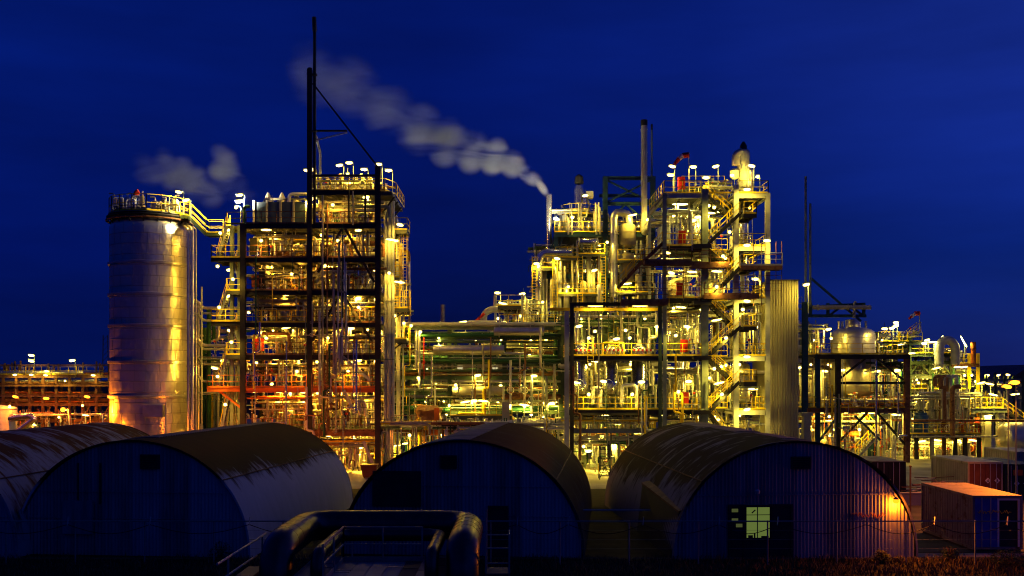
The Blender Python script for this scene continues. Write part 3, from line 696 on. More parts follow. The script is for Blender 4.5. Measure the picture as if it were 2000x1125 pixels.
def pipe_bridge():
    root = thing('walkway', (-4.2, 30, 0), 'grated steel walkway with handrails under the big foreground pipes', 'walkway')
    z = 2.6; g = random.Random(3)
    for i in range(9):
        x = -6.35 + i*.5; mb = MB(); y = 27.5
        mb.box(x, x+.47, 27.5, 32.4, z-.05, z-.03)
        k = 0
        while k < 32: mb.box(x, x+.47, 27.5+k*.153, 27.5+k*.153+(.07 if g.random() < .93 else .01), z-.029, z); k += 1
        mb.build('grating', 'tread' if g.random() < .75 else 'grating', root, smooth=False)
    MB().bar((-6.4,32.42,z-.12),(-1.85,32.42,z-.12),.1,.25).build('edge_beam', 'grey', root, smooth=False)
    for x in (-6.4,-1.87): MB().bar((x,27.5,z-.12),(x,32.4,z-.12),.08,.25).build('edge_beam', 'grey', root, smooth=False)
    railing(root, [(-5.35,31.6,z),(-2.85,31.6,z)], 'grey', 1.1, t=.05)
    railing(root, [(-5.35,28.2,z),(-5.35,31.6,z)], 'grey', 1.1, t=.05)
    for x in (-6.3,-1.95):
        for y in (28,32): MB().bar((x,y,0),(x,y,z-.25),.15,.15).build('leg', 'grey', root, smooth=False)
    a = thing('handrail', (-8, 28, 0), 'sloping line of three pale handrails left of the big foreground pipe', 'handrail')
    for zz, y1 in ((3.37,32.4),(2.87,31.2),(2.4,30.2)): MB().tube([(-8,27,zz),(-8,y1,zz)], .035, 8).build('rail', 'tread', a)
    for y in (28.05, 31.9): MB().bar((-8,y,0),(-8,y,3.37),.05,.05).build('post', 'grey', a, smooth=False)
    MB().box(-8.6,-8.05,27,32.5,2.2,2.28).build('tread_plate', 'grating', a, smooth=False)
    l = thing('access_ladder', (-.45,30,0), 'upright metal access ladder and small platform right of the foreground pipes', 'ladder')
    for x in (-.78,-.08):
        for y in (29.7,30.6): MB().bar((x,y,0),(x,y,4.4 if x < -.5 else 3.75),.05,.05).build('post', 'grey', l, smooth=False)
    for zz in (2.9,3.35,3.75): MB().bar((-.78,29.7,zz),(-.08,29.7,zz),.035,.035).bar((-.08,29.7,zz),(-.08,30.6,zz),.035,.035).build('rung', 'grey', l, smooth=False)
    MB().box(-.8,-.06,29.65,30.65,2.55,2.6).build('platform', 'grating', l, smooth=False)
    for x in (-.62,-.3): MB().box(x,x+.14,29.1,29.6,2.3,2.36).build('step', 'tread', l, smooth=False)
pipe_bridge()

# ------------------------------------------------------------------ containers and yard clutter on the right
def corr_side(mb, a, b, z0, z1, out, pitch=.28, dep=.035):
    a, b, out = Vector(a), Vector(b), Vector(out).normalized(); L = (b-a).length; d = (b-a)/L; vs = []; t = 0
    pr = [(0,0),(.25,0),(.38,-dep),(.62,-dep),(.75,0)]
    k = int(L/pitch); 
    for i in range(k):
        for u, o in pr: vs.append(a + d*((i+u)*L/k) + out*o)
    vs.append(b); n = len(vs)
    mb.add([(v.x,v.y,z0) for v in vs]+[(v.x,v.y,z1) for v in vs], [(i,i+1,n+i+1,n+i) for i in range(n-1)])
def container(x0, y0, w, L, h, side, front, roof, label, door_dark=False, plac=False, scr=False):
    root = thing('shipping_container', (x0+w/2, y0, 0), label, 'container', 'containers on the yard')
    x1, y1, e, b = x0+w, y0+L, .12, .12
    mb = MB(); corr_side(mb, (x0+.05,y1-e,0), (x0+.05,y0+e,0), b+e, b+h-e, (-1,0,0)); corr_side(mb, (x1-.05,y0+e,0), (x1-.05,y1-e,0), b+e, b+h-e, (1,0,0)); corr_side(mb, (x1-e,y1-.05,0), (x0+e,y1-.05,0), b+e, b+h-e, (0,1,0))
    mb.build('side_panel', side, root, smooth=False)
    f = MB()
    for x in (x0, x1-e):
        for y in (y0, y1-e): f.box(x, x+e, y, y+e, b, b+h)
        for z in (b+.002, b+h-e-.002): f.box(x+.003, x+e-.003, y0+e, y1-e, z, z+e)
    for y in (y0, y1-e):
        for z in (b+.002, b+h-e-.002): f.box(x0+e, x1-e, y+.003, y+e-.003, z, z+e)
    f.build('frame', side, root, smooth=False)
    rf = MB(); rf.box(x0+.01, x1-.01, y0+.01, y1-.01, b+h-.05, b+h+.015); 
    rf.build('roof', roof, root, smooth=False)
    mid = x0 + w/2
    for k, (a, c) in enumerate(((x0+e+.01, mid-.01), (mid+.01, x1-e-.01))):
        if door_dark and k == 1:
            d = MB().box(a, a+.08, y0+.03, y0+.09, b+e, b+h-e).box(c-.08, c, y0+.03, y0+.09, b+e, b+h-e).box(a+.08, c-.08, y0+.03, y0+.09, b+h-e-.1, b+h-e).build('door_frame', 'white', root, smooth=False)
            MB().box(a+.08, c-.08, y0+.12, y0+.16, b+e, b+h-e-.1).build('doorway', 'hutdark', root, smooth=False)
            MB().bar((a+.5,y0+.06,1.55),(a+.62,y0+.06,1.5),.05,.07).build('handle','red',root,smooth=False)
        else:
            d = MB().box(a, c, y0+.03, y0+.09, b+e, b+h-e).build('door', front, root, smooth=False)
            for r_ in (.3, .7):
                xx = a+(c-a)*r_; MB().tube([(xx,y0,b+.1),(xx,y0,b+h-.08)], .025, 6).build('lock_rod', 'pale', d)
            MB().box(a+.1, c-.1, y0+.02, y0+.03, b+.9, b+.96).build('hinge_bar', front, d, smooth=False)
    MB().box(x0+.05, x1-.05, y0+.1, y1-.1, .0, .12).build('base', 'dark', root, smooth=False)
    if plac:      # diamond hazard placards
        for px_, pz in plac:
            s = .2; MB().add([(px_-s,y0+.012,pz),(px_,y0+.012,pz-s),(px_+s,y0+.012,pz),(px_,y0+.012,pz+s)], [(0,1,2,3)])
            m_ = MB(); m_.add([(px_-s,y0+.012,pz),(px_,y0+.012,pz-s),(px_+s,y0+.012,pz),(px_,y0+.012,pz+s),(px_-s,y0+.022,pz),(px_,y0+.022,pz-s),(px_+s,y0+.022,pz),(px_,y0+.022,pz+s)], [(0,1,2,3),(4,7,6,5),(0,4,5,1),(1,5,6,2),(2,6,7,3),(3,7,4,0)])
            q_ = m_.build('placard', 'white', root, smooth=False)
            MB().bar((px_-.07,y0+.008,pz-.03),(px_+.07,y0+.008,pz-.05),.01,.06).bar((px_,y0+.008,pz-.04),(px_+.02,y0+.008,pz+.09),.01,.05).build('pictogram', 'black', q_, smooth=False)
    return root
M['cblue'] = mat('blue_container_paint', (.05,.08,.40), .1, .45, .25, 1.5, rust=.12)
M['cgrey'] = mat('grey_container_paint', (.20,.17,.15), .1, .55, .25, 1.0, rust=.4)
M['croof'] = mat('orange_lit_container_roof', (.50,.34,.15), 0, .6, .25, 1.2, rust=.35, rust_col=(.2,.09,.03))  # orange lamplight on the roof put into its ochre base colour
M['ccream'] = mat('cream_container_paint', (.42,.36,.22), 0, .5, .2, 1.0, rust=.2)
M['crust'] = mat('rust_brown_container_paint', (.17,.055,.025), 0, .55, .3, 1.2, rust=.2)
M['cgreen'] = mat('dark_green_container_paint', (.025,.04,.025), 0, .55, .3)
M['cdark'] = mat('black_container_paint', (.015,.015,.016), 0, .5, .3)
cb = container(22.35, 48.3, 2.44, 6.06, 2.6, 'cgrey', 'cblue', 'croof', 'blue-fronted container with orange-lit ochre roof and an open dark doorway, nearest of the containers', door_dark=True)
g = random.Random(9); mb = MB()      # yellow scrawl on its blue door, unreadable strokes
mb.tube([(22.6+i*.04, 48.31, 1.95+g.uniform(-.11,.11)*(1 if i % 4 else .2)) for i in range(42)], .014, 4, .01)
mb.build('scrawl', 'yellow', cb, smooth=False)
container(31.6, 69, 2.44, 6.06, 2.5, 'ccream', 'crust', 'ccream', 'rust-brown container with cream ridged flank and white diamond placards', plac=((33.0,1.35),(33.65,1.35)))
ct = container(34.15, 69, 2.44, 6.06, 2.35, 'cgreen', 'cgreen', 'cgreen', 'dark green container with an orange panel and two placards, at the right edge', plac=((35.0,1.15),(35.65,1.15)))
MB().box(34.75,35.4,68.985,69.0,1.7,2.1).build('sign_panel', 'orange', ct, smooth=False)
container(26.0, 72, 2.5, 5, 2.3, 'cdark', 'cdark', 'cgrey', 'low black container half hidden behind the right shed')
container(38.4, 76, 2.4, 5, 2.7, 'ccream', 'ccream', 'ccream', 'cream ridged container behind the dark green one')
def rubbish():
    g = random.Random(21)
    root = thing('timber_pile', (29.2, 71, 0), 'untidy pile of planks and pallets between black and brown containers', 'timber pile')
    for i in range(26):
        x, y, z = g.uniform(28.3,31.2), g.uniform(68,73), .08+i*.055; a = g.uniform(-.5,.5); l = g.uniform(.8,1.9)
        MB().bar((x-l*math.cos(a)/2,y-l*math.sin(a),z),(x+l*math.cos(a)/2,y+l*math.sin(a),z+g.uniform(-.1,.15)),.16,.05).build('plank', g.choice(('brown','tarp','concrete','pale')), root, smooth=False)
    b = thing('rubble_heap', (21.5, 57, 0), 'dark heap of scrap boards and pipes behind the right shed corner', 'scrap heap')
    for i in range(24):
        x, y, z = g.uniform(20.6,22.6), g.uniform(54.5,60), .1+.05*i*g.random(); a = g.uniform(0,6); l = g.uniform(.4,1.3)
        d = Vector((math.cos(a)*l, math.sin(a)*l, g.uniform(-.1,.5)))
        MB().bar(Vector((x,y,z)), Vector((x,y,z))+d, g.uniform(.05,.3), .05).build('board', g.choice(('brown','dark','grey','pale','concrete')), b, smooth=False)
    w = MB().box(X(1745,66),X(1815,66),66,66.3,0,.75).box(X(1745,66),X(1815,66),65.95,66.35,.75,.85)
    tag(w.build('concrete_barrier','concrete',smooth=False), 'low concrete barrier behind the right shed, beside the grey container', 'wall')
    p_ = MB().bar((X(1778,62),62,0),(X(1778,62),62,2.9),.08,.08).bar((X(1778,62),62,2.9),(X(1778,62),62,3.0),.14,.14)
    tag(p_.build('timber_post','brown',smooth=False), 'slim timber post right of the right shed', 'post')
rubbish()
# bin by the left tower and the wheeled steps under the vessel frame
bn = thing('waste_skip', W(722,934,84.5)*1, 'dark brown waste bin between the pale-flanked and brown-roofed sheds', 'bin'); c = W(722,934,84.5); c.z = 0
bn.location = c; bn['_o'] = tuple(c)
MB().add([(c.x-.5,c.y-.5,0.1),(c.x+.5,c.y-.5,.1),(c.x+.5,c.y+.5,.1),(c.x-.5,c.y+.5,.1),(c.x-.65,c.y-.65,1.05),(c.x+.65,c.y-.65,1.05),(c.x+.65,c.y+.65,1.05),(c.x-.65,c.y+.65,1.05)], [(0,3,2,1),(4,5,6,7),(0,1,5,4),(1,2,6,5),(2,3,7,6),(3,0,4,7)]) 
t = MB(); t.add([(c.x-.5,c.y-.5,0.1),(c.x+.5,c.y-.5,.1),(c.x+.5,c.y+.5,.1),(c.x-.5,c.y+.5,.1),(c.x-.65,c.y-.65,1.05),(c.x+.65,c.y-.65,1.05),(c.x+.65,c.y+.65,1.05),(c.x-.65,c.y+.65,1.05)], [(0,3,2,1),(4,5,6,7),(0,1,5,4),(1,2,6,5),(2,3,7,6),(3,0,4,7)]); t.build('body','crust',bn,smooth=False)
MB().box(c.x-.7,c.x+.7,c.y-.7,c.y+.7,1.06,1.16).build('lid','brown',bn,smooth=False)
for dx in (-.4,.4): MB().tube([(c.x+dx-.04,c.y-.4,.1),(c.x+dx+.04,c.y-.4,.1)],.1,10).build('wheel','black',bn)
ws = thing('wheeled_steps', (X(1182,83),83,0), 'black wheeled access steps standing on the yard before the vessel frame', 'steps')
sx_ = X(1182,83)
for dx in (-.45,.45):
    for dy in (0,1.0): MB().bar((sx_+dx,83+dy,0),(sx_+dx*.8,83+dy,2.9),.07,.07).build('leg','black',ws,smooth=False)
for k in range(7): MB().box(sx_-.4,sx_+.4,82.9+.1*k,83.1+.1*k,.3+.28*k,.34+.28*k).build('tread','black',ws,smooth=False)
for zz in (2.15,2.5,2.88): MB().bar((sx_-.45,83,zz),(sx_+.45,83,zz),.05,.05).build('guard_rail','black',ws,smooth=False)
MB().bar((sx_-.45,83,.1),(sx_+.4,83,2.0),.05,.05).bar((sx_+.45,83.05,.1),(sx_-.4,83.05,2.0),.05,.05).build('brace','black',ws,smooth=False)

# ------------------------------------------------------------------ rough grass and weeds in front
def grass():
    g = random.Random(2); mb = MB()
    for i in range(15000):
        x = g.uniform(-24.5, 26); y = 42.3 + 4.2*g.random()
        if y > 46.2 and -18 < x < 22: y -= .5
        d = .5+.5*math.sin(x*1.7+y*2.1)*math.sin(x*.63-y); h = g.uniform(.10,.30)*(.5+d)*(1.5 if g.random() < .06 else 1); a = g.uniform(0,6.28); w = g.uniform(.012,.03); l = h*g.uniform(.2,.8)
        c, s = math.cos(a), math.sin(a); b = g.uniform(0,6.28); bx, by = math.cos(b)*l, math.sin(b)*l
        mb.mi = g.randrange(3)
        mb.add([(x-c*w,y-s*w,0),(x+c*w,y+s*w,0),(x+bx*.35+c*w*.7,y+by*.35+s*w*.7,h*.6),(x+bx*.35-c*w*.7,y+by*.35-s*w*.7,h*.6),(x+bx,y+by,h)], [(0,1,2,3),(3,2,4)])
    M['g1'] = mat('dry_grass', (.16,.11,.045), 0, .8, .3); M['g2'] = mat('dull_grass', (.07,.075,.025), 0, .8, .3); M['g3'] = mat('brown_grass', (.10,.055,.025), 0, .8, .3)
    tag(mb.build('grass', ['g1','g2','g3'], smooth=False), 'rough dry grass and weeds along the fence line', 'grass', None, 'stuff')
    def shrub(x, y, r, h, label, n=500):
        root = thing('shrub', (x,y,0), label, 'shrub'); lv = MB(); st = MB()
        for k in range(7):
            a = g.uniform(0,6.28); st.tube([(x,y,0),(x+math.cos(a)*r*.3,y+math.sin(a)*r*.3,h*.5),(x+math.cos(a)*r*.7,y+math.sin(a)*r*.7,h*.85)], .015, 4)
        for k in range(n):
            a, q = g.uniform(0,6.28), r*g.random()**.5; zz = h*g.uniform(.05,1)*(1-.5*(q/r)**2); px_, py_ = x+math.cos(a)*q, y+math.sin(a)*q; s = g.uniform(.05,.1); t = g.uniform(0,6.28); u = g.uniform(-.6,.6)
            c, d = math.cos(t)*s, math.sin(t)*s; lv.add([(px_,py_,zz),(px_+c-d*.4,py_+d+c*.4,zz+u*s),(px_+2*c,py_+2*d,zz+s*.3),(px_+c+d*.4,py_+d-c*.4,zz+u*s)], [(0,1,2,3)])
        lv.build('foliage','shrubleaf',root,smooth=False); st.build('stem','brown',root)
    M['shrubleaf'] = mat('dark_shrub_leaf', (.025,.045,.015), 0, .6, .4)
    shrub(X(1975,44.5),44.5,.95,.85,'low dark shrub at the right end of the foreground grass',900)
    shrub(X(1722,45.6),45.6,.35,.6,'small dry bush at the foot of the orange-lit shed wall')
    shrub(X(1855,46),46,.4,.7,'thin weed clump in front of the blue-fronted container')
    shrub(X(430,46),46,.5,.9,'dark weed clump at the foot of the shed with pale flank')
grass()

# ================================================================== PLANT
D0 = 88.0
def x8(px): return X(px, D0)
def z8(py): return Z(py, D0)
WARM = ['clad']*4 + ['dullclad']*4 + ['brown']*3 + ['pale']*2 + ['bright','white','grey','yellow']

# ---- silo with its top platform
def silo():
    cx, cy, r = X(290.5, 91), 91.4, 74.5/F*91
    root = thing('silo', (cx, cy, 0), 'tall shiny steel silo with ring bands and a railed top platform', 'silo')
    zt = Z(428, 91); 
    m = bpy.data.materials.new('dented_stainless_sheet'); m.use_nodes = True; n, l = m.node_tree.nodes, m.node_tree.links
    b = n['Principled BSDF']; b.inputs['Metallic'].default_value = .82; b.inputs['Roughness'].default_value = .27; b.inputs['Base Color'].default_value = (.60,.55,.46,1)
    tc = n.new('ShaderNodeTexCoord')
    mp = n.new('ShaderNodeMapping'); mp.inputs['Scale'].default_value = (1.3,1.3,.8); l.new(tc.outputs['Object'], mp.inputs[0])
    no = n.new('ShaderNodeTexNoise'); no.inputs['Scale'].default_value = .8; no.inputs['Detail'].default_value = 2; l.new(mp.outputs[0], no.inputs['Vector'])
    bp = n.new('ShaderNodeBump'); bp.inputs['Distance'].default_value = .10; bp.inputs['Strength'].default_value = 1; l.new(no.outputs['Fac'], bp.inputs['Height']); l.new(bp.outputs[0], b.inputs['Normal'])
    sx = n.new('ShaderNodeSeparateXYZ'); l.new(tc.outputs['Object'], sx.inputs[0])
    fl = n.new('ShaderNodeMath'); fl.operation = 'MULTIPLY'; fl.inputs[1].default_value = 1.06; l.new(sx.outputs['Z'], fl.inputs[0])
    f2 = n.new('ShaderNodeMath'); f2.operation = 'FLOOR'; l.new(fl.outputs[0], f2.inputs[0])
    at = n.new('ShaderNodeMath'); at.operation = 'ARCTAN2'; l.new(sx.outputs['Y'], at.inputs[0]); l.new(sx.outputs['X'], at.inputs[1])
    a2 = n.new('ShaderNodeMath'); a2.operation = 'MULTIPLY_ADD'; a2.inputs[1].default_value = 2.2; l.new(at.outputs[0], a2.inputs[0]); l.new(f2.outputs[0], a2.inputs[2])
    a3 = n.new('ShaderNodeMath'); a3.operation = 'FLOOR'; l.new(a2.outputs[0], a3.inputs[0])
    cb_ = n.new('ShaderNodeCombineXYZ'); l.new(a3.outputs[0], cb_.inputs[0]); l.new(f2.outputs[0], cb_.inputs[1])
    wn_ = n.new('ShaderNodeTexWhiteNoise'); wn_.noise_dimensions = '2D'; l.new(cb_.outputs[0], wn_.inputs['Vector'])
    mr = n.new('ShaderNodeMapRange'); mr.inputs[3].default_value = .30; mr.inputs[4].default_value = .42; l.new(wn_.outputs['Value'], mr.inputs[0]); l.new(mr.outputs[0], b.inputs['Roughness'])
    M['stainless'] = m
    k = 1.1
    prof = [(r*1.03,0),(r*1.03,1.6),(r,1.62)] + [(r, 1.7+i*(zt-k-1.7)/30) for i in range(31)] + [(r*.985,zt-k*.6),(r*.92,zt-k*.25),(r*.8,zt),(r*.5,zt+.35),(.1,zt+.5)]
    MB().lathe(prof, (cx,cy,0), 'z', 96).build('shell', 'stainless', root)
    for py in (517,577,637,707,773):
        z = Z(py, 91); MB().lathe([(r,-.2),(r+.16,-.18),(r+.19,0),(r+.19,.06),(r,.1)], (cx,cy,z), 'z', 96).build('band', 'clad', root)
    s = MB(); z = 2.5; g = random.Random(1)
    while z < zt-1.2:
        s.lathe([(r,-.03),(r+.03,-.026),(r+.03,.026),(r,.03)], (cx,cy,z), 'z', 96)
        for j in range(9):
            a = math.pi*(1.02+.96*(j+g.random()*.5)/9); p = Vector((cx+math.cos(a)*(r+.006), cy+math.sin(a)*(r+.006), z)); s.bar(p, p+Vector((0,0,.9)), .02, .02)
        z += .943
    s.build('seam', 'dullclad', root)
    # access hatch on the lower left
    hx, hy = W(272,815,84.2).x, cy-r*.97
    MB().box(hx-1.0,hx+.75,hy-.35,hy+.4,Z(818,84),Z(793,84)).build('hatch_box','clad',root,smooth=False)
    MB().bar((hx+1.0,hy-.2,0),(hx+1.0,hy-.2,Z(788,84)),.12,.12).bar((hx-1.0,hy-.33,Z(792,84)),(hx+.95,hy-.33,Z(789,84)),.05,.05).build('conduit','pale',root,smooth=False)
    # skirt roof under the platform, platform, railing
    zp = Z(424, 91); R_ = r*1.06
    MB().lathe([(R_*.9,-.35),(R_*1.02,-.1),(R_*1.02,.0),(R_*.9,.02)], (cx,cy,zp-.1), 'z', 40).build('platform', 'dark', root)
    mb = MB()
    for i in range(18):
        a = 2*math.pi*i/18; d = Vector((math.cos(a),math.sin(a),0)); c = Vector((cx,cy,0)); mb.bar(c+d*R_*.99+Vector((0,0,zp-.3)), c+d*r*.9+Vector((0,0,zp-1.2)), .1, .1)
    mb.build('bracket', 'dark', root, smooth=False)
    mb = MB().tube([(cx+math.cos(2*math.pi*i/24)*(R_+.08), cy+math.sin(2*math.pi*i/24)*(R_+.08), zp-.45) for i in range(25)], .09, 6, .02); mb.build('ring_main','brown',root)
    MB().lathe([(R_*.98,.0),(R_*.98,.09)], (cx,cy,zp+.02), 'z', 40).build('deck','grating',root)
    zq = zp+.12
    # box-like railed enclosure, front edge straight as seen
    fx0, fx1 = X(226,88), X(365,88)
    pts = [Vector((cx+math.cos(rad(a))*R_*.95, cy+math.sin(rad(a))*R_*.95, zq)) for a in range(180, 390, 21)]
    railing(root, pts, 'yellow', 1.45)
    railing(root, [Vector((cx+math.cos(rad(a))*R_*.95, cy+math.sin(rad(a))*R_*.95, zq)) for a in range(30, 181, 25)], 'yellow', 1.3)
    railing(root, [Vector((cx+math.cos(rad(a))*R_*.9, cy+math.sin(rad(a))*R_*.9, zq)) for a in range(185, 355, 20)], 'dark', .5)
    g = random.Random(4)
    def eq(dx, dy, k):
        p = Vector((cx+dx, cy+dy, zq)); nm = k
        t = thing({'drum':'drum','tank':'drum','filter':'filter'}[k], p)
        h = g.uniform(.9,1.7); rr = g.uniform(.22,.42)
        MB().lathe([(rr*.9,0),(rr,.1),(rr,h-.15),(rr*.6,h),(rr*.3,h+.02)], p, 'z', 14).build('shell', g.choice(('clad','pale','dullclad','white')), t)
        MB().tube([p+Vector((0,0,h)), p+Vector((0,0,h+.35)), p+Vector((g.uniform(-.5,.5),0,h+.35))], .07, 8).build('nozzle','clad',t)
        ZONE['TANKTOP'] = ('atop the steel silo', None, None)
        reg(t, 'small upright drum atop', 'TANK', 'drum', 'small drums on the silo', p+Vector((0,0,1)))
    for i in range(11): eq(-2.7+.54*i, g.uniform(-2.2,.5), g.choice(('drum','tank','filter')))
    for i in range(26):
        x = cx+g.uniform(-3,2.8); y = cy+g.uniform(-2.6,-.5); a = g.uniform(.3,1.5); dx = g.uniform(-1,1)
        pipe([(x,y,zq),(x,y,zq+a),(x+dx,y,zq+a),(x+dx,y,zq)], g.choice((.04,.06,.08)), g.choice(('clad','pale','white','dullclad','brown')), 'TANK', g.random()<.4)
    # windsock
    ws_ = thing('windsock', W(271,392,90), 'small red windsock drooping above the steel silo', 'windsock'); p = W(271,392,90)
    MB().bar(p+Vector((0,0,-1)), p+Vector((0,0,.9)), .06,.06).build('pole','pale',ws_,smooth=False)
    a = p+Vector((0,0,.85)); mb = MB(); mb.tube([a,a+Vector((-.18,0,-.1)),a+Vector((-.32,0,-.5))], .24, 10); mb.build('sleeve','red',ws_)
    MB().tube([a+Vector((-.31,0,-.5)),a+Vector((-.36,0,-.8))], .17, 10).build('sleeve_end','white',ws_)
    # riser pipes beside the silo
    for px, m_, r_ in ((368,'clad',.13),(376,'clad',.16),(383,'dullclad',.07)): pipe([(X(px,89),89,0),(X(px,89),89,Z(448,89)),(X(px-25,89),90.5,Z(432,89))], r_, m_, 'TANK', desc='tall full-height pipe right of')
    # sloping gangway from the silo to the tower
    gw = thing('gangway', W(400,440,90), 'yellow-railed sloping gangway between the silo top and the dark left tower', 'gangway')
    y = 89.6
    A, B, C_, E = Vector((X(352,y),y,Z(421,y))), Vector((X(368,y),y,Z(421,y))), Vector((X(402,y),y,Z(455,y))), Vector((X(436,y),y,Z(455,y)))
    for p_, q_ in ((A,B),(B,C_),(C_,E)):
        for o in (0, 1.0): MB().bar(p_+Vector((0,o,-.12)), q_+Vector((0,o,-.12)), .1, .3).build('stringer','olive',gw,smooth=False)
        MB().bar(p_+Vector((0,.5,-.02)), q_+Vector((0,.5,-.02)), .9, .05).build('tread_plate','grating',gw,smooth=False)
    for o in (0, 1.0): railing(gw, [v+Vector((0,o,0)) for v in (A,B,C_,E)], 'yellow', 1.2)
silo()

# ---- dark left tower
LTZ = {k: z8(k) for k in (437,503,567,630,693,757,842)}
def left_tower():
    y0, y1 = 88.0, 101.0
    root = thing('process_tower', (x8(605), 94, 0), 'tall dark steel process tower at left packed with lit pipework and a twin mast', 'process tower')
    cols = (475, 605, 738)
    for px in cols:
        top = z8(437) if px == 475 else z8(135) if px == 605 else z8(325)
        column(root, x8(px), y0, 0, top, .46 if px != 605 else .42, 'dark')
        column(root, x8(px), y1, 0, z8(437) if px == 475 else z8(372), .4, 'dark')
        column(root, x8(px), (y0+y1)/2, 0, z8(437) if px == 475 else z8(372), .4, 'dark')
    for py, z in LTZ.items():
        m = {757:'orange', 842:'brown'}.get(py, 'dark'); zb = z-.22
        a, b = x8(475)+.23, x8(738)-.23; xm = x8(605)
        for yy in (y0, y1):
            beam(root, (a,yy,zb), (xm-.23,yy,zb), .42, m); beam(root, (xm+.23,yy,zb), (b,yy,zb), .42, m)
        for px in cols: beam(root, (x8(px),y0+.24,zb), (x8(px),y1-.24,zb), .4, 'dark')
        # deck plates with open wells so light and pipes pass through
        deck(root, a, xm-.25, y0+.3, y0+6.0, z, 'grating'); deck(root, xm+.25, b, y0+.3, y0+4.6, z, 'grating'); deck(root, a, b, y0+8.2, y1-.3, z, 'grating')
        railing(root, [(a,y0+.1,z),(xm-.3,y0+.1,z)], {757:'orange'}.get(py,'brown') if py != 630 else 'yellow')
        railing(root, [(xm+.3,y0+.1,z),(b,y0+.1,z)], {757:'orange'}.get(py,'brown'))
    # top block above the left deck
    zt = z8(372)
    beam(root, (x8(605)+.23,y0,zt-.2), (x8(738)-.23,y0,zt-.2), .42); beam(root, (x8(605)+.2,y1,zt-.2), (x8(738)-.23,y1,zt-.2), .42)
    deck(root, x8(605), x8(738)+1.2, y0+.3, y0+9, zt)
    railing(root, [(x8(605)+.2,y0+.15,zt),(x8(738)+.6,y0+.15,zt),(x8(738)+1.35,y0+2,zt),(x8(738)+1.35,y0+9,zt)], 'yellow')
    beam(root, (x8(605)+.23,y0+.02,z8(343)), (x8(738)-.23,y0+.02,z8(343)), .22)
    # octagon gallery with cantilever brackets at the right
    for yy in (y0+1.5, y0+4, y0+7): brace(root, (x8(738)+.2,yy,z8(410)), (x8(738)+1.3,yy,zt-.3), .14)
    # braces
    for a, b in (((671,441),(621,532)),((671,441),(731,551)),((668,570),(610,666)),((668,570),(726,666))): brace(root, (x8(a[0]),y0+.05,z8(a[1])), (x8(b[0]),y0+.05,z8(b[1])), .2)
    for a, b in (((670,697),(723,743)),((672,762),(690,801)),((710,862),(728,906))): brace(root, (x8(a[0]),y0+.05,z8(a[1])), (x8(b[0]),y0+.05,z8(b[1])), .24, 'pale')
    # twin mast and stay on top
    MB().tube([(x8(605.5),y0-.02,z8(437)),(x8(605.5),y0-.02,z8(133))], .2, 10).build('mast','dark',root)
    MB().tube([(x8(614),y0+.1,z8(437)),(x8(614),y0+.1,z8(60))], .14, 10).tube([(x8(614),y0+.1,z8(60)),(x8(613),y0+.1,z8(33))], .19, 10).build('mast','dark',root)
    MB().tube([(x8(619),y0+1.5,z8(372)),(x8(619),y0+1.5,z8(290)),(x8(614),y0+.6,z8(262))], .12, 8).build('mast','pale',root)
    for py in (146, 256): MB().bar((x8(600),y0,z8(py)),(x8(619),y0,z8(py)),.4,.14).build('mast_clamp','dark',root,smooth=False)
    brace(root, (x8(611),y0,z8(163)), (x8(738),y0,z8(326)), .15); brace(root, (x8(609),y0+.1,z8(255)), (x8(678),y0+.1,z8(255)), .15); brace(root, (x8(617),y0+.1,z8(273)), (x8(678),y0+.1,z8(258)), .1, 'pale')
    # left stair bay
    for px in (447, 462):
        column(root, x8(px), y0+1.0, 0, z8(437), .32, 'grey'); 
    column(root, x8(447), y0+5, 0, z8(437), .3, 'grey')
    for py in (503, 628, 757):
        z = z8(py); m = 'orange' if py == 757 else 'dark'
        xl = x8(412 if py != 757 else 404)
        deck(root, xl, x8(475)-.25, y0+.2, y0+3.4, z, m)
        beam(root, (xl,y0,z-.2), (x8(475)-.25,y0,z-.2), .36, m)
        railing(root, [(xl,y0+3.3,z),(xl,y0+.1,z),(x8(475)-.3,y0+.1,z)], 'yellow' if py != 757 else 'orange')
    deck(root, x8(436), x8(475)-.25, y0+1.2, y0+3.2, z8(437), 'grating'); deck(root, x8(440), x8(475)-.25, y0+.3, y0+3, z8(567), 'grating'); deck(root, x8(440), x8(475)-.25, y0+.3, y0+3, z8(693), 'grating')
    for py in (437,567,693): railing(root, [(x8(440),y0+.4,z8(py)),(x8(472),y0+.4,z8(py))])
    for a, b in (((420,500),(438,437)),((420,627),(438,567)),((420,692+60),(438,693)),((424,850),(440,770))):
        stair(root, (x8(a[0]),y0+.9,z8(a[1])), (x8(b[0]),y0+.9,z8(b[1])), 1.0)
    stair(root, (x8(462),y0+2.0,z8(567)), (x8(444),y0+2.0,z8(503)), 1.0); stair(root, (x8(462),y0+2.0,z8(693)), (x8(444),y0+2.0,z8(630)), 1.0)
    brace(root, (x8(475),y0+.1,z8(800)), (x8(425),y0+.1,z8(762)), .18, 'orange')
    # right flank: pale service shaft and caged ladders
    for px, w in ((747,.2),(754,.26),(762,.2)):
        pipe([(x8(px),y0+2.0,0),(x8(px),y0+2.0,z8(385))], w*.8, 'pale', 'LT', desc='tall pale flank duct')
    for px, a, b in ((766, 625, 470),(781, 560, 445),(787, 660, 560)): ladder(root, x8(px), y0+3.5, z8(a), z8(b))
    for px0, px1, py in ((757,775,536),(757,790,598),(757,789,440),(757,787,660)):
        deck(root, x8(px0), x8(px1), y0+2.6, y0+5, z8(py)); railing(root, [(x8(px0),y0+2.7,z8(py)),(x8(px1),y0+2.7,z8(py)),(x8(px1),y0+4.9,z8(py))])
        brace(root, (x8(px0)-.3,y0+2.7,z8(py)-1.3), (x8(px1)-.3,y0+2.7,z8(py)-.3), .12)
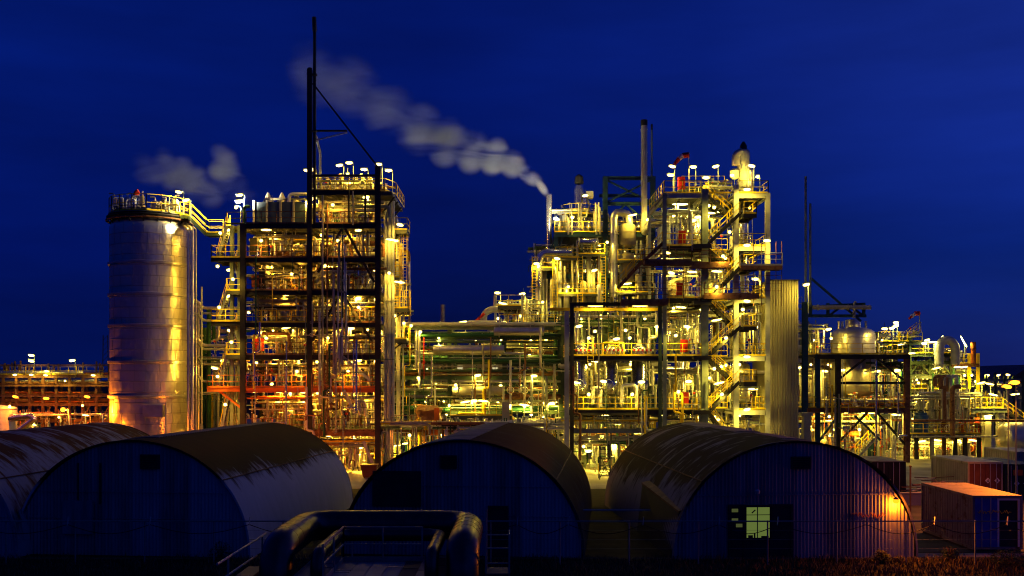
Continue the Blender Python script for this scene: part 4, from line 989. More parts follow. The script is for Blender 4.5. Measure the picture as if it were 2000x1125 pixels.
    column(root, x8(764), y0+5.5, 0, z8(435), .35, 'pale')
    return root
left_tower()
# drum bank on the upper left deck (four ribbed dark compartments)
db = thing('vessel_bank', (x8(540), 89.6, z8(437)), 'dark ribbed cooler bank with pale rounded end standing on the left tower top', 'cooler')
MB().box(x8(488), x8(592), 89.4, 92.6, z8(433), z8(389)).build('shell', mat('dark_blue_sheet',(.05,.07,.10),.6,.4,.3,1.0), db, smooth=False)
for px in (488,514,541,567,592): MB().box(x8(px)-.09, x8(px)+.09, 89.3, 92.7, z8(436), z8(386)).build('rib', 'dullclad' if px != 592 else 'pale', db, smooth=False)
for px in (510,538,567): MB().lathe([(.5,0),(.5,.1),(.3,.5),(.1,1.0)], (x8(px),90.5,z8(388)), 'z', 10).build('cowl','dullclad',db)
pipe([(x8(555),90,z8(388)),(x8(555),90,z8(371)),(x8(603),90,z8(371))], .17, 'clad', 'LT', desc='pale arching cooler pipe')
pipe([(x8(508),90.2,z8(380)),(x8(590),90.2,z8(380))], .12, 'dullclad', 'LT')
pipe([(x8(473),88.6,z8(437)),(x8(473),88.6,z8(401)),(x8(485),88.6,z8(401))], .14, 'green', 'LT', desc='short green hooked pipe')
# tall front risers
for px, a, b, m_, r_ in ((631,382,812,'dullclad',.09),(640,398,842,'brown',.08),(661,513,700,'clad',.09),(669,511,708,'clad',.10),(676,512,690,'clad',.08),(714,375,437,'dark',.09),(690,374,440,'dullclad',.07),(682,372,436,'dark',.08)):
    pipe([(x8(px),87.8,z8(b)),(x8(px),87.8,z8(a))], r_, m_, 'LT', desc='slim front riser')
pipe([(x8(669),87.75,z8(640)),(x8(669),87.75,z8(652)),(x8(664),87.75,z8(660)),(x8(664),87.75,z8(730))], .1, 'clad', 'LT')
# bays of the left tower
zs = [0]+[LTZ[k] for k in (842,757,693,630,567,503,437)]
for i, (a, b) in enumerate(zip(zs, zs[1:])):
    ORW = ['brown']*4+['orange','dullclad','dullclad','clad','pale','tarp'] if i in (1,2) else WARM  # lower left bay: sodium glow put into browner, more orange pipe colours
    clutter('LT', x8(480), x8(600), 88.9, 100.3, a, b-.45, 1.15, ORW, 3, 100+i); clutter('LT', x8(610), x8(734), 88.9, 100.3, a, b-.45, 1.15, WARM, 3, 200+i)
    clutter('LT', x8(480), x8(734), 97.5, 100.5, a, b-.45, .8, WARM, 1, 300+i)
clutter('LT', x8(610), x8(734), 88.9, 97, z8(437), z8(372)-.45, 1.3, WARM, 3, 401)
clutter('LT', x8(612), x8(740), 88.9, 96, z8(372), z8(340), 1.6, None, 4, 402)
clutter('LT', x8(742), x8(770), 91, 100, 0, z8(440), .12, ['pale','clad','dullclad'], 0, 403)
for i, (px, py, r_, h) in enumerate(((697,630,.75,2.6),(456+85,630,.55,2.4),(690,757,.6,2.2),(700,437,.5,2),(560,757,.7,2.3),(520,630,.5,2.2))):
    vessel_v(x8(px), 90.2+.5*(i%3), z8(py), r_, h, ('bright','clad','dullclad')[i%3], 'LT', f"{('shiny','steel','weathered')[i%3]} round-topped vessel")
for px, py, m_ in ((497,690,'red'),(494,564,'orange'),(600,842,'white')):
    cabinet(x8(px), 89.2, z8(py), .9, 1.1, m_, 'LT')
for px, py in ((488,500),(512,500),(506,566)): cabinet(x8(px), 89.0, z8(py), .55, 1.5, 'dark', 'LT', 'tall control cabinet')
# ground equipment at right foot of left tower
wrap = thing('wrapped_duct', (X(840,93),93,0), 'bulky brown-wrapped duct with an orange door beside the left tower foot', 'duct')
mb = MB(); g = random.Random(8); prof = [(1.15,2.6),(1.25,3.2),(1.05,3.8),(1.25,4.4),(1.1,5.0),(1.3,5.5),(.9,5.9)]
mb.lathe(prof, (X(836,93),93,0), 'z', 18); mb.v = [(x+g.uniform(-.14,.14), y+g.uniform(-.14,.14), z+g.uniform(-.1,.1)) for x,y,z in mb.v]; mb.build('wrapping','tarp',wrap)
MB().box(X(828,91),X(862,91),91,94,0,Z(830,91)).build('plinth','orange',wrap,smooth=False); MB().box(X(848,91),X(858,91),90.95,91,Z(822,91),Z(797,91)).build('door','orange',wrap,smooth=False)

# between silo and left tower
for i,(px,D,m_,r_,a,b) in enumerate(((399,97,'green',.42,840,640),(408,94,'green',.2,835,600),(388,94,'clad',.12,840,590),(394,92,'pale',.08,840,560),(384,95,'grey',.14,850,610))):
    pipe([(X(px,D),D,0),(X(px,D),D,Z(b,D))], r_, m_, 'TANK', desc='upright pipe beside')
for py, r_, m_ in ((602,.16,'clad'),(612,.1,'clad'),(626,.13,'pale'),(675,.16,'clad'),(682,.12,'pale'),(745,.1,'clad'),(712,.08,'dullclad')):
    pipe([(X(372,93),93,Z(py-14,93)),(X(386,93),93,Z(py-14,93)),(X(396,93),93,Z(py,93)),(X(478,93),93,Z(py,93))], r_, m_, 'TANK', desc='bridging level pipe right of')
clutter('TANK', X(380,95), X(470,95), 93, 100, 0, Z(690,95), .9, ['clad','pale','green','dullclad','grey','yellow'], 3, 500)
clutter('TANK', X(380,97), X(470,97), 96, 103, Z(690,97), Z(630,97), .5, ['clad','green','olive','dullclad'], 0, 501)

# ---- middle pipe rack
def middle_rack():
    y0, y1 = 96.0, 106.0; x = lambda px: X(px, y0); z = lambda py: Z(py, y0)
    root = thing('pipe_rack', (x(940), 100, 0), 'green-painted pipe rack carrying many level pipes between the two towers', 'pipe rack')
    for px in (778, 878, 985, 1093):
        for yy in (y0, y1): column(root, x(px), yy, 0, z(640), .38, 'olive')
    for py in (641, 660, 705, 738, 768, 805):
        for yy in (y0-.25, y1):
            beam(root, (x(770),yy,z(py)), (x(1105),yy,z(py)), .34, 'olive' if py != 641 else 'grey')
        for px in (778, 878, 985, 1093): beam(root, (x(px),y0+.2,z(py)-.02), (x(px),y1-.2,z(py)-.02), .3, 'olive')
    brace(root, (x(830),y0+.1,z(705)), (x(855),y0+.1,z(688)), .15, 'olive'); brace(root, (x(878),y0+.1,z(735)), (x(855),y0+.1,z(688)), .15, 'olive')
    brace(root, (x(1043),y0+.1,z(712)), (x(1070),y0+.1,z(728)), .15, 'olive')
    g = random.Random(31)
    for py in (660, 705, 738, 768, 805):
        for k in range(9):
            yy = y0+.5+k*1.05; r_ = g.choice((.09,.12,.16,.2,.25)); m_ = g.choice(('clad','dullclad','dullclad','green','pale','olive','brown')); zz = z(py)+.2+r_
            a, b = x(770)-g.uniform(0,2), x(1110)+g.uniform(-4,1)
            p = [(a,yy,zz),(b,yy,zz)]
            if g.random() < .25: p.append((b,yy,max(0,zz-g.uniform(2,5))))
            pipe(p, r_, m_, 'MR')
    for a, b, py, r_, m_ in ((790,1110,656,.15,'green'),(848,985,683,.42,'clad'),(965,1062,648,.45,'clad'),(885,985,763,.45,'dullclad'),(780,1110,705,.17,'green'),(1000,1110,712,.16,'olive'),(985,1062,800,.26,'green'),(790,1100,634,.2,'pale'),(800,880,800,.2,'green'),(985,1100,775,.28,'brown')):
        pipe([(x(a),y0-.8,z(py)),(x(b),y0-.8,z(py))], r_, m_, 'MR', desc=f"{'fat' if r_ > .3 else 'long'} {MATWORD[m_]} front level pipe")
    for k, py in enumerate((668,676,691,699,716,724,731,745,752,758,775,782,790,796)):
        a0 = 785+g.uniform(0,120); pipe([(x(a0),y0-.5-.04*(k%3),z(py)),(x(min(1105,a0+g.uniform(120,300))),y0-.5-.04*(k%3),z(py))], g.choice((.06,.08,.1,.13)), g.choice(('dullclad','clad','olive','pale','brown','dullclad')), 'MR')
    for px, a, b, m_ in ((997,704,800,'clad'),(1024,712,795,'clad'),(1082,712,790,'clad'),(1038,742,805,'pale'),(815,645,720,'clad'),(821,647,760,'clad'),(830,660,740,'red'),(1055,640,720,'clad'),(1066,800,735,'pale')):
        pipe([(x(px),y0-1.2,z(b)),(x(px),y0-1.2,z(a))], .13 if m_ != 'red' else .06, m_, 'MR', True, desc='front upright pipe')
    for i, (a, b) in enumerate(((805, 768), (768, 738), (738, 705), (705, 660))): clutter('MR', x(785), x(1100), 97, 105, z(a), z(b)-.3, .45, ['dullclad','clad','olive','green','brown'], 1, 600+i)
    for k in range(3): clutter('MR', x(760)+k*5.6, x(760)+5.6+k*5.6, 88, 96, 0, z(812), 1.5, ['clad']*3+['pale']*3+['white','yellow','dullclad','brown','grey','green'], 3, 620+k)
    # raised gallery at ground level on the front
    root2 = thing('service_gallery', (x(900), 93, 0), 'low yellow-railed service gallery in front of the green pipe rack', 'gallery')
    deck(root2, X(880,93), X(1000,93), 92.5, 94.5, Z(812,93), 'grating'); railing(root2, [(X(880,93),92.6,Z(812,93)),(X(1000,93),92.6,Z(812,93))])
    deck(root2, X(745,91), X(835,91), 90.5, 93, Z(835,91), 'brown'); railing(root2, [(X(745,91),90.6,Z(835,91)),(X(835,91),90.6,Z(835,91))], 'brown')
    for px in (748, 800, 832): column(root2, X(px,91), 91, 0, Z(838,91), .25, 'brown')
    for px in (885, 940, 995): column(root2, X(px,93), 93.5, 0, Z(815,93), .2, 'grey')
    for (px, py, m_) in ((990,826,'pale'),(1060,836,'pale'),(1040,860,'clad')): pipe([(X(px,90),90,Z(900,90)),(X(px,90),90,Z(py,90)),(X(px+45,90),90,Z(py,90)),(X(px+45,90),90,Z(910,90))], .12, m_, 'MR')
    column(root2, X(988,92), 92, 0, Z(785,92), .7, 'concrete')
    # equipment house on top of the rack
    hs = thing('equipment_house', (X(943,100),100,Z(641,100)), 'white equipment housing with gooseneck duct on top of the middle rack', 'housing')
    MB().box(X(915,100),X(970,100),99.5,103,Z(641,100),Z(626,100)).build('body','white',hs,smooth=False)
    MB().tube([W(945,628,100.5),W(945,612,100.5),W(960,604,100.5),W(972,604,100.5)], .35, 12, .8).build('duct','pale',hs)
    MB().tube([W(928,628,99.8),W(946,612,99.8)], .14, 8).build('hose','red',hs)
    pf = thing('service_platform', (X(1000,101),101,0), 'pale railed service platform with lamps above the right end of the middle rack', 'platform')
    for py, a, b in ((598,965,1022),(636,975,1110),(668,985,1110)):
        deck(pf, X(a,101), X(b,101), 100.5, 105, Z(py,101), 'grating'); railing(pf, [(X(a,101),100.6,Z(py,101)),(X(b,101),100.6,Z(py,101))], 'yellow')
    for px in (968, 1020): column(pf, X(px,101), 100.6, Z(668,101), Z(575,101), .22, 'pale')
    clutter('MR', X(968,102), X(1105,102), 101, 105, Z(668,102), Z(636,102), 1.2, None, 2, 640); clutter('MR', X(985,102), X(1050,102), 101, 105, Z(636,102), Z(585,102), 1.2, None, 2, 641)
    ch = MB().tube([W(865,640,130),W(865,595,130)], .3, 10); tag(ch.build('flue','dullclad'), 'slim dark flue standing far behind the green middle rack', 'flue')
    # clad building behind, with lit windows
    bl = thing('plant_building', (X(880,128),128,0), 'corrugated plant building with a lit window behind the green pipe rack', 'building')
    MB().box(X(800,128),X(990,128),128,140,0,Z(675,128)).build('wall','beige',bl,smooth=False)
    mb = MB(); xx = X(800,128)
    while xx < X(990,128): mb.box(xx,xx+.12,127.93,127.998,0,Z(675,128)); xx += .5
    mb.build('cladding','beige',bl,smooth=False)
    for a, b in ((893,904),(960,972)): MB().box(X(a,128),X(b,128),127.9,127.92,Z(736,128),Z(714,128)).build('window', emit('lit_window',(.9,.8,.4),.7), bl, smooth=False)
middle_rack()

# ---- rear stack unit (behind, between rack and stair tower)
def rear_unit():
    y0, y1 = 104.0, 114.0; x = lambda px: X(px, y0); z = lambda py: Z(py, y0)
    root = thing('process_structure', (x(1160), 108, 0), 'tall rear steel structure with braced top frame and chimneys left of the stair tower', 'process structure')
    for px, top in ((1086,440),(1182,345),(1275,345)): column(root, x(px), y0, 0, z(top), .5 if px > 1100 else .4, 'navy'); column(root, x(px), y1, 0, z(max(top,400)), .4, 'navy')
    column(root, x(1045), y0, 0, z(510), .35, 'navy'); column(root, x(1135), y0, 0, z(458), .35, 'olive'); column(root, x(1230), y0, 0, z(458), .35, 'olive')
    for py in (348, 398): 
        for yy in (y0, y1): beam(root, (x(1182)+.25,yy,z(py)), (x(1275)-.25,yy,z(py)), .36, 'navy')
    for a, b in (((1186,352),(1271,394)),((1186,394),(1271,352)),((1184,440),(1222,398)),((1222,398),(1271,440))): brace(root, (x(a[0]),y0+.1,z(a[1])), (x(b[0]),y0+.1,z(b[1])), .17, 'navy')
    for py, a in ((459,1083),(540,1040),(625,1040)):
        beam(root, (x(a),y0-.3,z(py)), (x(1278),y0-.3,z(py)), .5, 'navy'); deck(root, x(a), x(1278), y0, y1, z(py)+.25, 'grating')
        railing(root, [(x(a),y0-.2,z(py)+.26),(x(1278),y0-.2,z(py)+.26)], 'yellow' if py != 540 else 'brown')
    brace(root, (x(1084),y0+.1,z(500)), (x(1100),y0+.1,z(462)), .15, 'navy'); brace(root, (x(1042),y0,z(540)), (x(1084),y0,z(470)), .15, 'navy')
    zb = {459: z(459)+.28, 540: z(540)+.28, 625: z(625)+.28}
    def stack(name, px, yy, r, top, bot, m, label, cap=None, cat='chimney'):
        t = thing(name, (X(px,yy), yy, Z(bot,yy)), label, cat); p = [(X(px,yy),yy,Z(bot,yy)),(X(px,yy),yy,Z(top,yy))]
        MB().tube(p, r, 18).build('shell', m, t); 
        if cap: MB().tube([(X(px,yy),yy,Z(top,yy)-.1),(X(px,yy),yy,Z(top,yy)+.5)], r*1.08, 18).build('cap', cap, t)
        k = MB(); zz = Z(bot,yy)+1
        while zz < Z(top,yy): k.tube([(X(px,yy),yy,zz-.05),(X(px,yy),yy,zz+.05)], r*1.1, 18); zz += 2.4
        k.build('flange', m, t); return t
    stack('chimney', 1072, 105, .32, 380, 500, 'bright', 'shiny steel stack giving off white steam, left end of the rear unit')
    stack('chimney', 1258, 103.5, .33, 244, 452, 'pale', 'tall pale slim chimney above the braced dark frame', 'dark')
    stack('vent_mast', 1273, 104.6, .1, 252, 352, 'grey', 'very thin mast right beside the tall pale chimney', 'dark')
    pipe([W(1258,455,103.5),W(1262,448,103),W(1276,430,102)], .33, 'pale', 'RU', desc='thick slanting chimney offshoot')
    # column vessel with cap and ring gallery
    v = thing('distillation_vessel', W(1131,459,107), 'shiny silver column with dark cap and hook pipes left of the braced frame', 'column'); c = W(1131,459,107)
    h = Z(368,107)-c.z
    MB().lathe([(.62,0),(.62,h*.62),(.52,h*.66),(.52,h-.2),(.35,h+.3),(.1,h+.4)], c, 'z', 24).build('shell','bright',v)
    MB().lathe([(.45,0),(.5,.2),(.4,.8),(.1,1.0)], c+Vector((0,0,h+.5)), 'z', 14).build('cap','dark',v)
    MB().tube([c+Vector((.55,-.75,0)),c+Vector((.55,-.75,h*.8)),c+Vector((.2,-.3,h*.98))], .2, 10, .5).build('hook_pipe','bright',v); MB().tube([c+Vector((1.05,-.2,0)),c+Vector((1.05,-.2,h*.72)),c+Vector((.4,0,h*.8))], .14, 10, .4).build('hook_pipe','clad',v)
    MB().box(c.x+.7,c.x+1.5,c.y-.6,c.y+.3,c.z+h*.78,c.z+h*.92).build('junction_box','pale',v,smooth=False)
    R_ = 1.9; zz = c.z + h*.38
    MB().lathe([(R_,0),(R_,.1)], (c.x,c.y,zz), 'z', 16).build('ring_platform','grating',v)
    railing(v, [(c.x+math.cos(a)*R_, c.y+math.sin(a)*R_, zz+.1) for a in [i*math.pi/6 for i in range(13)]], 'yellow')
    # gooseneck duct into yellow vessel
    pipe([(X(1199,102.8),102.8,Z(580,102.8)),(X(1199,102.8),102.8,Z(413,102.8)),W(1229,418,102.8),W(1229,440,102.8)], .40, 'clad', 'RU', bend=.9, desc='fat gooseneck duct')
    vessel_v(X(1226,103), 103.2, Z(492,103), .85, 3.0, 'ccream', 'RU', 'cream round-topped vessel')
    vessel_v(X(1226,103), 103.6, Z(560,103), .8, 3.6, 'ccream', 'RU', 'tall cream vessel')
    vessel_h(X(1148,103), 102.6, Z(489,103), .42, 2.3, 'bright', 'RU', 'shiny silver lying drum')
    pipe([W(1052,560,102.5),W(1052,510,102.5),W(1060,494,102.5),W(1117,494,102.5)], .40, 'bright', 'RU', bend=.7, desc='fat shiny shoulder duct')
    pipe([W(1072,500,104),W(1072,515,104),W(1085,520,103.5),W(1085,600,103.5)], .3, 'clad', 'RU')
    for px, a, b, r_ in ((1060,640,545,.2),(1068,640,545,.14),(1095,625,510,.2),(1103,625,520,.15),(1118,625,480,.12),(1128,625,470,.14),(1150,625,500,.22),(1160,625,520,.16),(1170,600,490,.12),(1213,600,490,.16),(1243,600,470,.14),(1252,600,470,.12),(1265,590,460,.18),(1110,458,425,.1),(1117,458,415,.08),(1165,458,400,.1),(1172,458,405,.12)):
        pipe([(X(px,103.2),103.2,Z(a,103.2)),(X(px,103.2),103.2,Z(b,103.2))], r_, ('clad','pale','dullclad')[px%3], 'RU')
    g = random.Random(44)
    for k, (px, tp) in enumerate(((1052,560),(1064,520),(1079,545),(1092,530),(1106,552),(1122,535),(1140,548),(1156,530),(1171,555),(1214,540),(1246,535),(1262,556))):
        vessel_v(X(px,102.4), 102.4+g.uniform(0,1.5), Z(625,y0)+.28, g.uniform(.26,.4), Z(tp,102.4)-Z(625,y0)-.3, ('clad','dullclad','ccream','pale')[k%4], 'RU', ('slim steel','slim weathered','slim cream','slim pale')[k%4]+' upright vessel', 1, name='pressure_vessel', nozzle=k % 2 == 0)
    for k, (px, tp) in enumerate(((1091,432),(1104,418),(1152,425),(1163,412),(1172,432),(1209,436),(1248,432))):
        vessel_v(X(px,104.6), 104.6+.5*(k%3), Z(459,y0)+.26, .26+.06*(k%3), Z(tp,104.6)-Z(459,y0)-.3, ('clad','pale','bright','dullclad')[k%4], 'RU', ('slim steel','slim pale','slim shiny','slim weathered')[k%4]+' upright column', 1, name='pressure_vessel', nozzle=k % 2 == 1)
    for px0, px1, py in ((1040,1082,525),(1085,1130,505),(1130,1180,498),(1088,1178,575),(1205,1275,510),(1205,1275,572)):
        deck(root, X(px0,103), X(px1,103), 102.2, 104.4, Z(py,103), 'grating', h=.2); railing(root, [(X(px0,103),102.3,Z(py,103)),(X(px1,103),102.3,Z(py,103))])
    for px in (1044, 1084, 1133, 1178): ladder(root, X(px,102.2), 102.1, Z(600,102.2), Z(500,102.2), False)
    hs = [0, Z(625,y0)+.28, Z(540,y0)+.28, Z(459,y0)+.28]
    for i, (a, b) in enumerate(zip(hs, hs[1:])):
        for k, (p, q) in enumerate(((1045,1130),(1135,1200),(1205,1272))): clutter('RU', x(p), x(q), y0+.4, y1-.5, a, b-.7, .8, ['clad']*3+['dullclad']*3+['pale','olive','ccream','bright'], 3, 700+i*10+k)
    clutter('RU', x(1090), x(1180), y0+.3, y1-1, hs[-1], hs[-1]+3.2, .7, None, 2, 760); clutter('RU', x(1205), x(1270), y0+.3, y1-1, hs[-1], hs[-1]+2.2, .7, None, 1, 761)
rear_unit()

# ---- right stair tower and three-vessel frame
STZ = {k: z8(k) for k in (377,480,582,695,800)}
def right_frames():
    y0, y1 = 88.0, 97.5
    root = thing('stair_tower', (x8(1400), 92, 0), 'tall yellow-railed stair tower with zigzag stairs and grey-green columns at right', 'stair tower')
    for px, w, top, m in ((1298,.32,377,'grey'),(1376,.58,370,'grey'),(1437,.44,362,'pale'),(1499,.40,377,'pale')):
        column(root, x8(px), y0, 0, z8(top), w, m); column(root, x8(px), y1, 0, z8(378), w*.8, 'pale')
    for py, z in STZ.items():
        dm = 'grey' if py == 377 else 'dark'
        for a, b in ((1298,1376),(1437,1499)):
            beam(root, (x8(a)+.25,y0,z-.25), (x8(b)-.25,y0,z-.25), .42, 'pale' if (py == 377 or a == 1437) else 'dark'); beam(root, (x8(a)+.25,y1,z-.25), (x8(b)-.25,y1,z-.25), .4, 'pale')
            beam(root, (x8(a),y0+.3,z-.25), (x8(a),y1-.3,z-.25), .4, 'pale'); beam(root, (x8(b),y0+.3,z-.25), (x8(b),y1-.3,z-.25), .4, 'pale')
        deck(root, x8(1298)-.1, x8(1376)+.2, y0+.25, y0+5.5, z, 'grating'); deck(root, x8(1437)-.1, x8(1499)+.1, y0+.25, y1-.2, z, 'grating'); deck(root, x8(1376)+.2, x8(1437)-.1, y0+4.2, y1-.2, z, 'grating')
        railing(root, [(x8(1298),y0+.1,z),(x8(1376)-.3,y0+.1,z)]); railing(root, [(x8(1440),y0+.1,z),(x8(1501),y0+.1,z),(x8(1501),y1-.2,z)])
        railing(root, [(x8(1437),y0+3.4,z),(x8(1395),y0+3.4,z)])
    railing(root, [(x8(1298)-.05,y0+.3,STZ[377]),(x8(1298)-.05,y1-.3,STZ[377])]); railing(root, [(x8(1376)+.4,y0+.15,STZ[377]),(x8(1437)-.3,y0+.15,STZ[377])])
    # raised inner platform on top
    z = z8(352); deck(root, x8(1345), x8(1432), y0+3.5, y1-.5, z, 'grating'); railing(root, [(x8(1345),y0+3.6,z),(x8(1432),y0+3.6,z)]); 
    for px in (1347, 1390, 1430): column(root, x8(px), y0+3.6, STZ[377], z, .2, 'pale')
    railing(root, [(x8(1371),y0+6,z),(x8(1421),y0+6,z)], 'pale', 1.6)
    ladder(root, x8(1364), y0+3.0, STZ[377], z8(343), False)
    # scaffold-like brown landing at mid height
    for px0, px1, py in ((1255,1345,513),(1345,1418,518),(1210,1300,590),(1370,1475,578),(1440,1520,522)):
        zz = z8(py); deck(root, x8(px0), x8(px1), y0-1.4, y0-.4, zz, 'brown'); railing(root, [(x8(px0),y0-1.35,zz),(x8(px1),y0-1.35,zz)], 'brown' if px0 != 1440 else 'tread')
    for px in (1300, 1330, 1360, 1465, 1480, 1508, 1519): MB().bar((x8(px),y0-1.3,z8(590 if px < 1400 else 600)),(x8(px),y0-1.3,z8(492 if px < 1400 else 475)),.05,.05).build('scaffold_tube','brown',root,smooth=False)
    for py in (505,530,545,560,575): MB().bar((x8(1235),y0-1.3,z8(py)+.2),(x8(1375),y0-1.3,z8(py)+.2),.05,.05).bar((x8(1440),y0-1.25,z8(py)+.2),(x8(1520),y0-1.25,z8(py)+.2),.045,.045).build('scaffold_tube','brown',root,smooth=False)
    # left oblique flights (brown) from the mid landing
    stair(root, (x8(1210),y0+.3,z8(560)), (x8(1255),y0+.3,z8(510)), 1.1, 'brown'); stair(root, (x8(1255),y0+.3,z8(512)), (x8(1298),y0+.3,z8(472)), 1.1, 'brown')
    for px0, px1, py in ((1440,1471,422),(1440,1471,525),(1440,1471,639),(1440,1471,746),):
        zz = z8(py); deck(root, x8(px0)+.25, x8(px1), y0-1.3, y0+1.6, zz, 'dark'); railing(root, [(x8(px0)+.3,y0-1.25,zz),(x8(px1),y0-1.25,zz),(x8(px1),y0+1.5,zz)])
    fl = [((1381,477),(1439,422)), ((1381,589),(1439,525)), ((1384,692),(1441,639)), ((1384,800),(1438,746))]
    for a, b in fl: stair(root, (x8(a[0]),y0-1.2,z8(a[1])), (x8(b[0]),y0-1.2,z8(b[1])), 1.1, 'dark')
    fl = [((1431,422),(1381,378)), ((1431,525),(1381,482)), ((1436,639),(1381,584)), ((1436,746),(1381,697)), ((1418,850),(1384,802))]
    for a, b in fl: stair(root, (x8(a[0]),y0+.45,z8(a[1])), (x8(b[0]),y0+.45,z8(b[1])), 1.1, 'dark')
    for py in (480, 589, 695, 800): deck(root, x8(1376)-1.2, x8(1384), y0-1.3, y0+1.6, z8(py)-.02, 'dark')
    # diagonal braces in the right bay and under the top
    for a, b in (((1470,410),(1495,480)),((1441,830),(1497,806)),((1441,640),(1496,595)),((1445,760),(1495,790)),((1445,660),(1495,690)),((1471,520),(1496,455))): brace(root, (x8(a[0]),y1-1.0,z8(a[1])), (x8(b[0]),y1-1.0,z8(b[1])), .16, 'grey')
    for a, b in (((1303,395),(1303+18,470)),((1384,425),(1410,455))): brace(root, (x8(a[0]),y0+3,z8(a[1])), (x8(b[0]),y0+3,z8(b[1])), .16, 'pale')
    zs = [0]+[STZ[k] for k in (800,695,582,480,377)]
    for i, (a, b) in enumerate(zip(zs, zs[1:])):
        d = .55 if i >= 3 else .9
        clutter('ST', x8(1303), x8(1372), y0+1.2, y1, a, b-.5, d, ['clad','bright','pale','white','dullclad','ccream'], 2, 800+i); clutter('ST', x8(1382), x8(1434), y0+4.4, y1+2, a, b-.5, d*.8, None, 2, 820+i); clutter('ST', x8(1441), x8(1496), y0+1.5, y1+2, a, b-.5, d*.7, ['clad','bright','pale','ccream'], 1, 840+i)
    # lower three-vessel frame, left of it
    r2 = thing('steel_tower', (x8(1205), 92, 0), 'two-deck dark steel frame holding three upright silver vessels, with yellow crane beam', 'steel frame')
    for px, top, w, m in ((1117,592,.32,'dark'),(1107,608,.4,'pale'),(1298-9,592,.3,'olive')):
        column(r2, x8(px), y0, 0, z8(top), w, m); column(r2, x8(px), y0+7, 0, z8(top), w, 'olive')
    for px in (1215, 1150): column(r2, x8(px), y0+7, 0, z8(600), .5, 'grey')
    MB().box(x8(1110),x8(1122),y0-.5,y0+.5,0,.35).build('footing','concrete',r2,smooth=False)
    beam(r2, (x8(1117),y0,z8(594)), (x8(1298),y0,z8(594)), .3, 'dark'); beam(r2, (x8(1075),y0+1.5,z8(602)), (x8(1298),y0+1.5,z8(602)), .3, 'yellow')
    for py in (695, 800):
        zz = z8(py); deck(r2, x8(1108), x8(1297), y0+.2, y0+7, zz, 'dark'); beam(r2, (x8(1108),y0,zz-.25), (x8(1297),y0,zz-.25), .45, 'dark')
        railing(r2, [(x8(1108),y0+6.9,zz),(x8(1108),y0+.1,zz),(x8(1296),y0+.1,zz)])
    beam(r2, (x8(1120),y0+.6,z8(842)), (x8(1290),y0+.6,z8(842)), .4, 'grey')
    ladder(r2, x8(1153), y0-.2, z8(755), z8(660), False); 
    mb = MB()
    for a, b in ((1124,1165),(1180,1222),(1237,1277)):
        n = 10
        for k in range(n):
            mb.mi = k % 2; mb.box(x8(a)+(x8(b)-x8(a))*k/n, x8(a)+(x8(b)-x8(a))*(k+1)/n, y0-.02, y0+.04, z8(686), z8(682))
    mb.build('barrier_tape', ['red','white'], r2, smooth=False)
    for i, (px, w) in enumerate(((1141,.56),(1199,.62),(1255,.68))):
        X_, yy = x8(px), y0+2.6; zb, zt = z8(765), z8(672)
        t = thing('heat_exchanger', (X_,yy,z8(800)), f"{('left','middle','right')[i]} of three upright silver heat exchangers hanging through the yellow-railed deck", 'heat exchanger', 'upright silver heat exchangers')
        MB().lathe([(.1,-.45),(w*.9,-.25),(w*1.12,.2),(w*1.12,.9),(w,1.0),(w,zt-zb-.6),(w*1.15,zt-zb-.55),(w*1.15,zt-zb-.4),(w*.85,zt-zb-.1),(.1,zt-zb+.1)], (X_,yy,zb), 'z', 24).build('shell','bright',t)
        s = -1 if i < 2 else 1
        for q in (.45,):
            c = Vector((X_+s*.35, yy-w-.15, z8(751))); MB().lathe([(.42,-.5),(.42,0),(.5,.0),(.5,.12),(.3,.16)], c, 'y', 18).build('channel_head','bright',t)
            MB().lathe([(.3,-.22),(.44,-.16),(.47,-.1),(.47,-.05)], c, 'y', 18).build('cover','white',t)
        for dx in (-.5,.5): MB().bar((X_+dx,yy,z8(800)),(X_+dx,yy,zb+.4),.14,.14).build('leg','grey',t,smooth=False)
        MB().lathe([(w*.8,0),(w*.9,.5),(w*.5,.8),(.2,.95),(.2,1.3)], (X_,yy-.1,z8(690)), 'z', 16).build('top_dome','white',t)
    for p in ([(1217,790),(1217,752),(1246,752),(1246,800)],[(1160,790),(1160,757),(1175,757),(1175,795)]): pipe([(x8(a),y0+1.0,z8(b)) for a, b in p], .15, 'white', 'VF')
    for i, (a, b) in enumerate(((800,842),)): pass
    clutter('VF', x8(1125), x8(1295), y0+1, y0+9, 0, z8(845), .9, ['clad','pale','brown','grey','white','green'], 4, 900)
    clutter('VF', x8(1125), x8(1295), y0+1, y0+9, z8(842), z8(805), 1.0, ['clad','pale','yellow','grey','white'], 2, 901)
    clutter('VF', x8(1122), x8(1295), y0+4, y0+9.5, z8(800), z8(700), .7, ['clad','dullclad','pale'], 3, 902)
    clutter('VF', x8(1122), x8(1295), y0+2, y0+9.5, z8(695), z8(606), .55, ['clad','dullclad','pale','olive','green'], 3, 903)
    for px, py in ((1339,690),(1341,794),(1331,578),(1334,370),(1335,476)): extinguisher_box(x8(px), y0+.6, z8(py), 'ST')
    g2 = thing('work_platform', (x8(1200),y0+3,z8(690)), 'yellow arched guard frame over the middle silver exchanger', 'guard frame')
    MB().tube([(x8(1180),y0+1.2,z8(694)),(x8(1180),y0+1.2,z8(668)),(x8(1222),y0+1.2,z8(668)),(x8(1222),y0+1.2,z8(694))], .07, 6, .2).tube([(x8(1187),y0+1.2,z8(694)),(x8(1190),y0+1.2,z8(674)),(x8(1213),y0+1.2,z8(674)),(x8(1216),y0+1.2,z8(694))], .05, 6, .3).build('frame','yellow',g2)
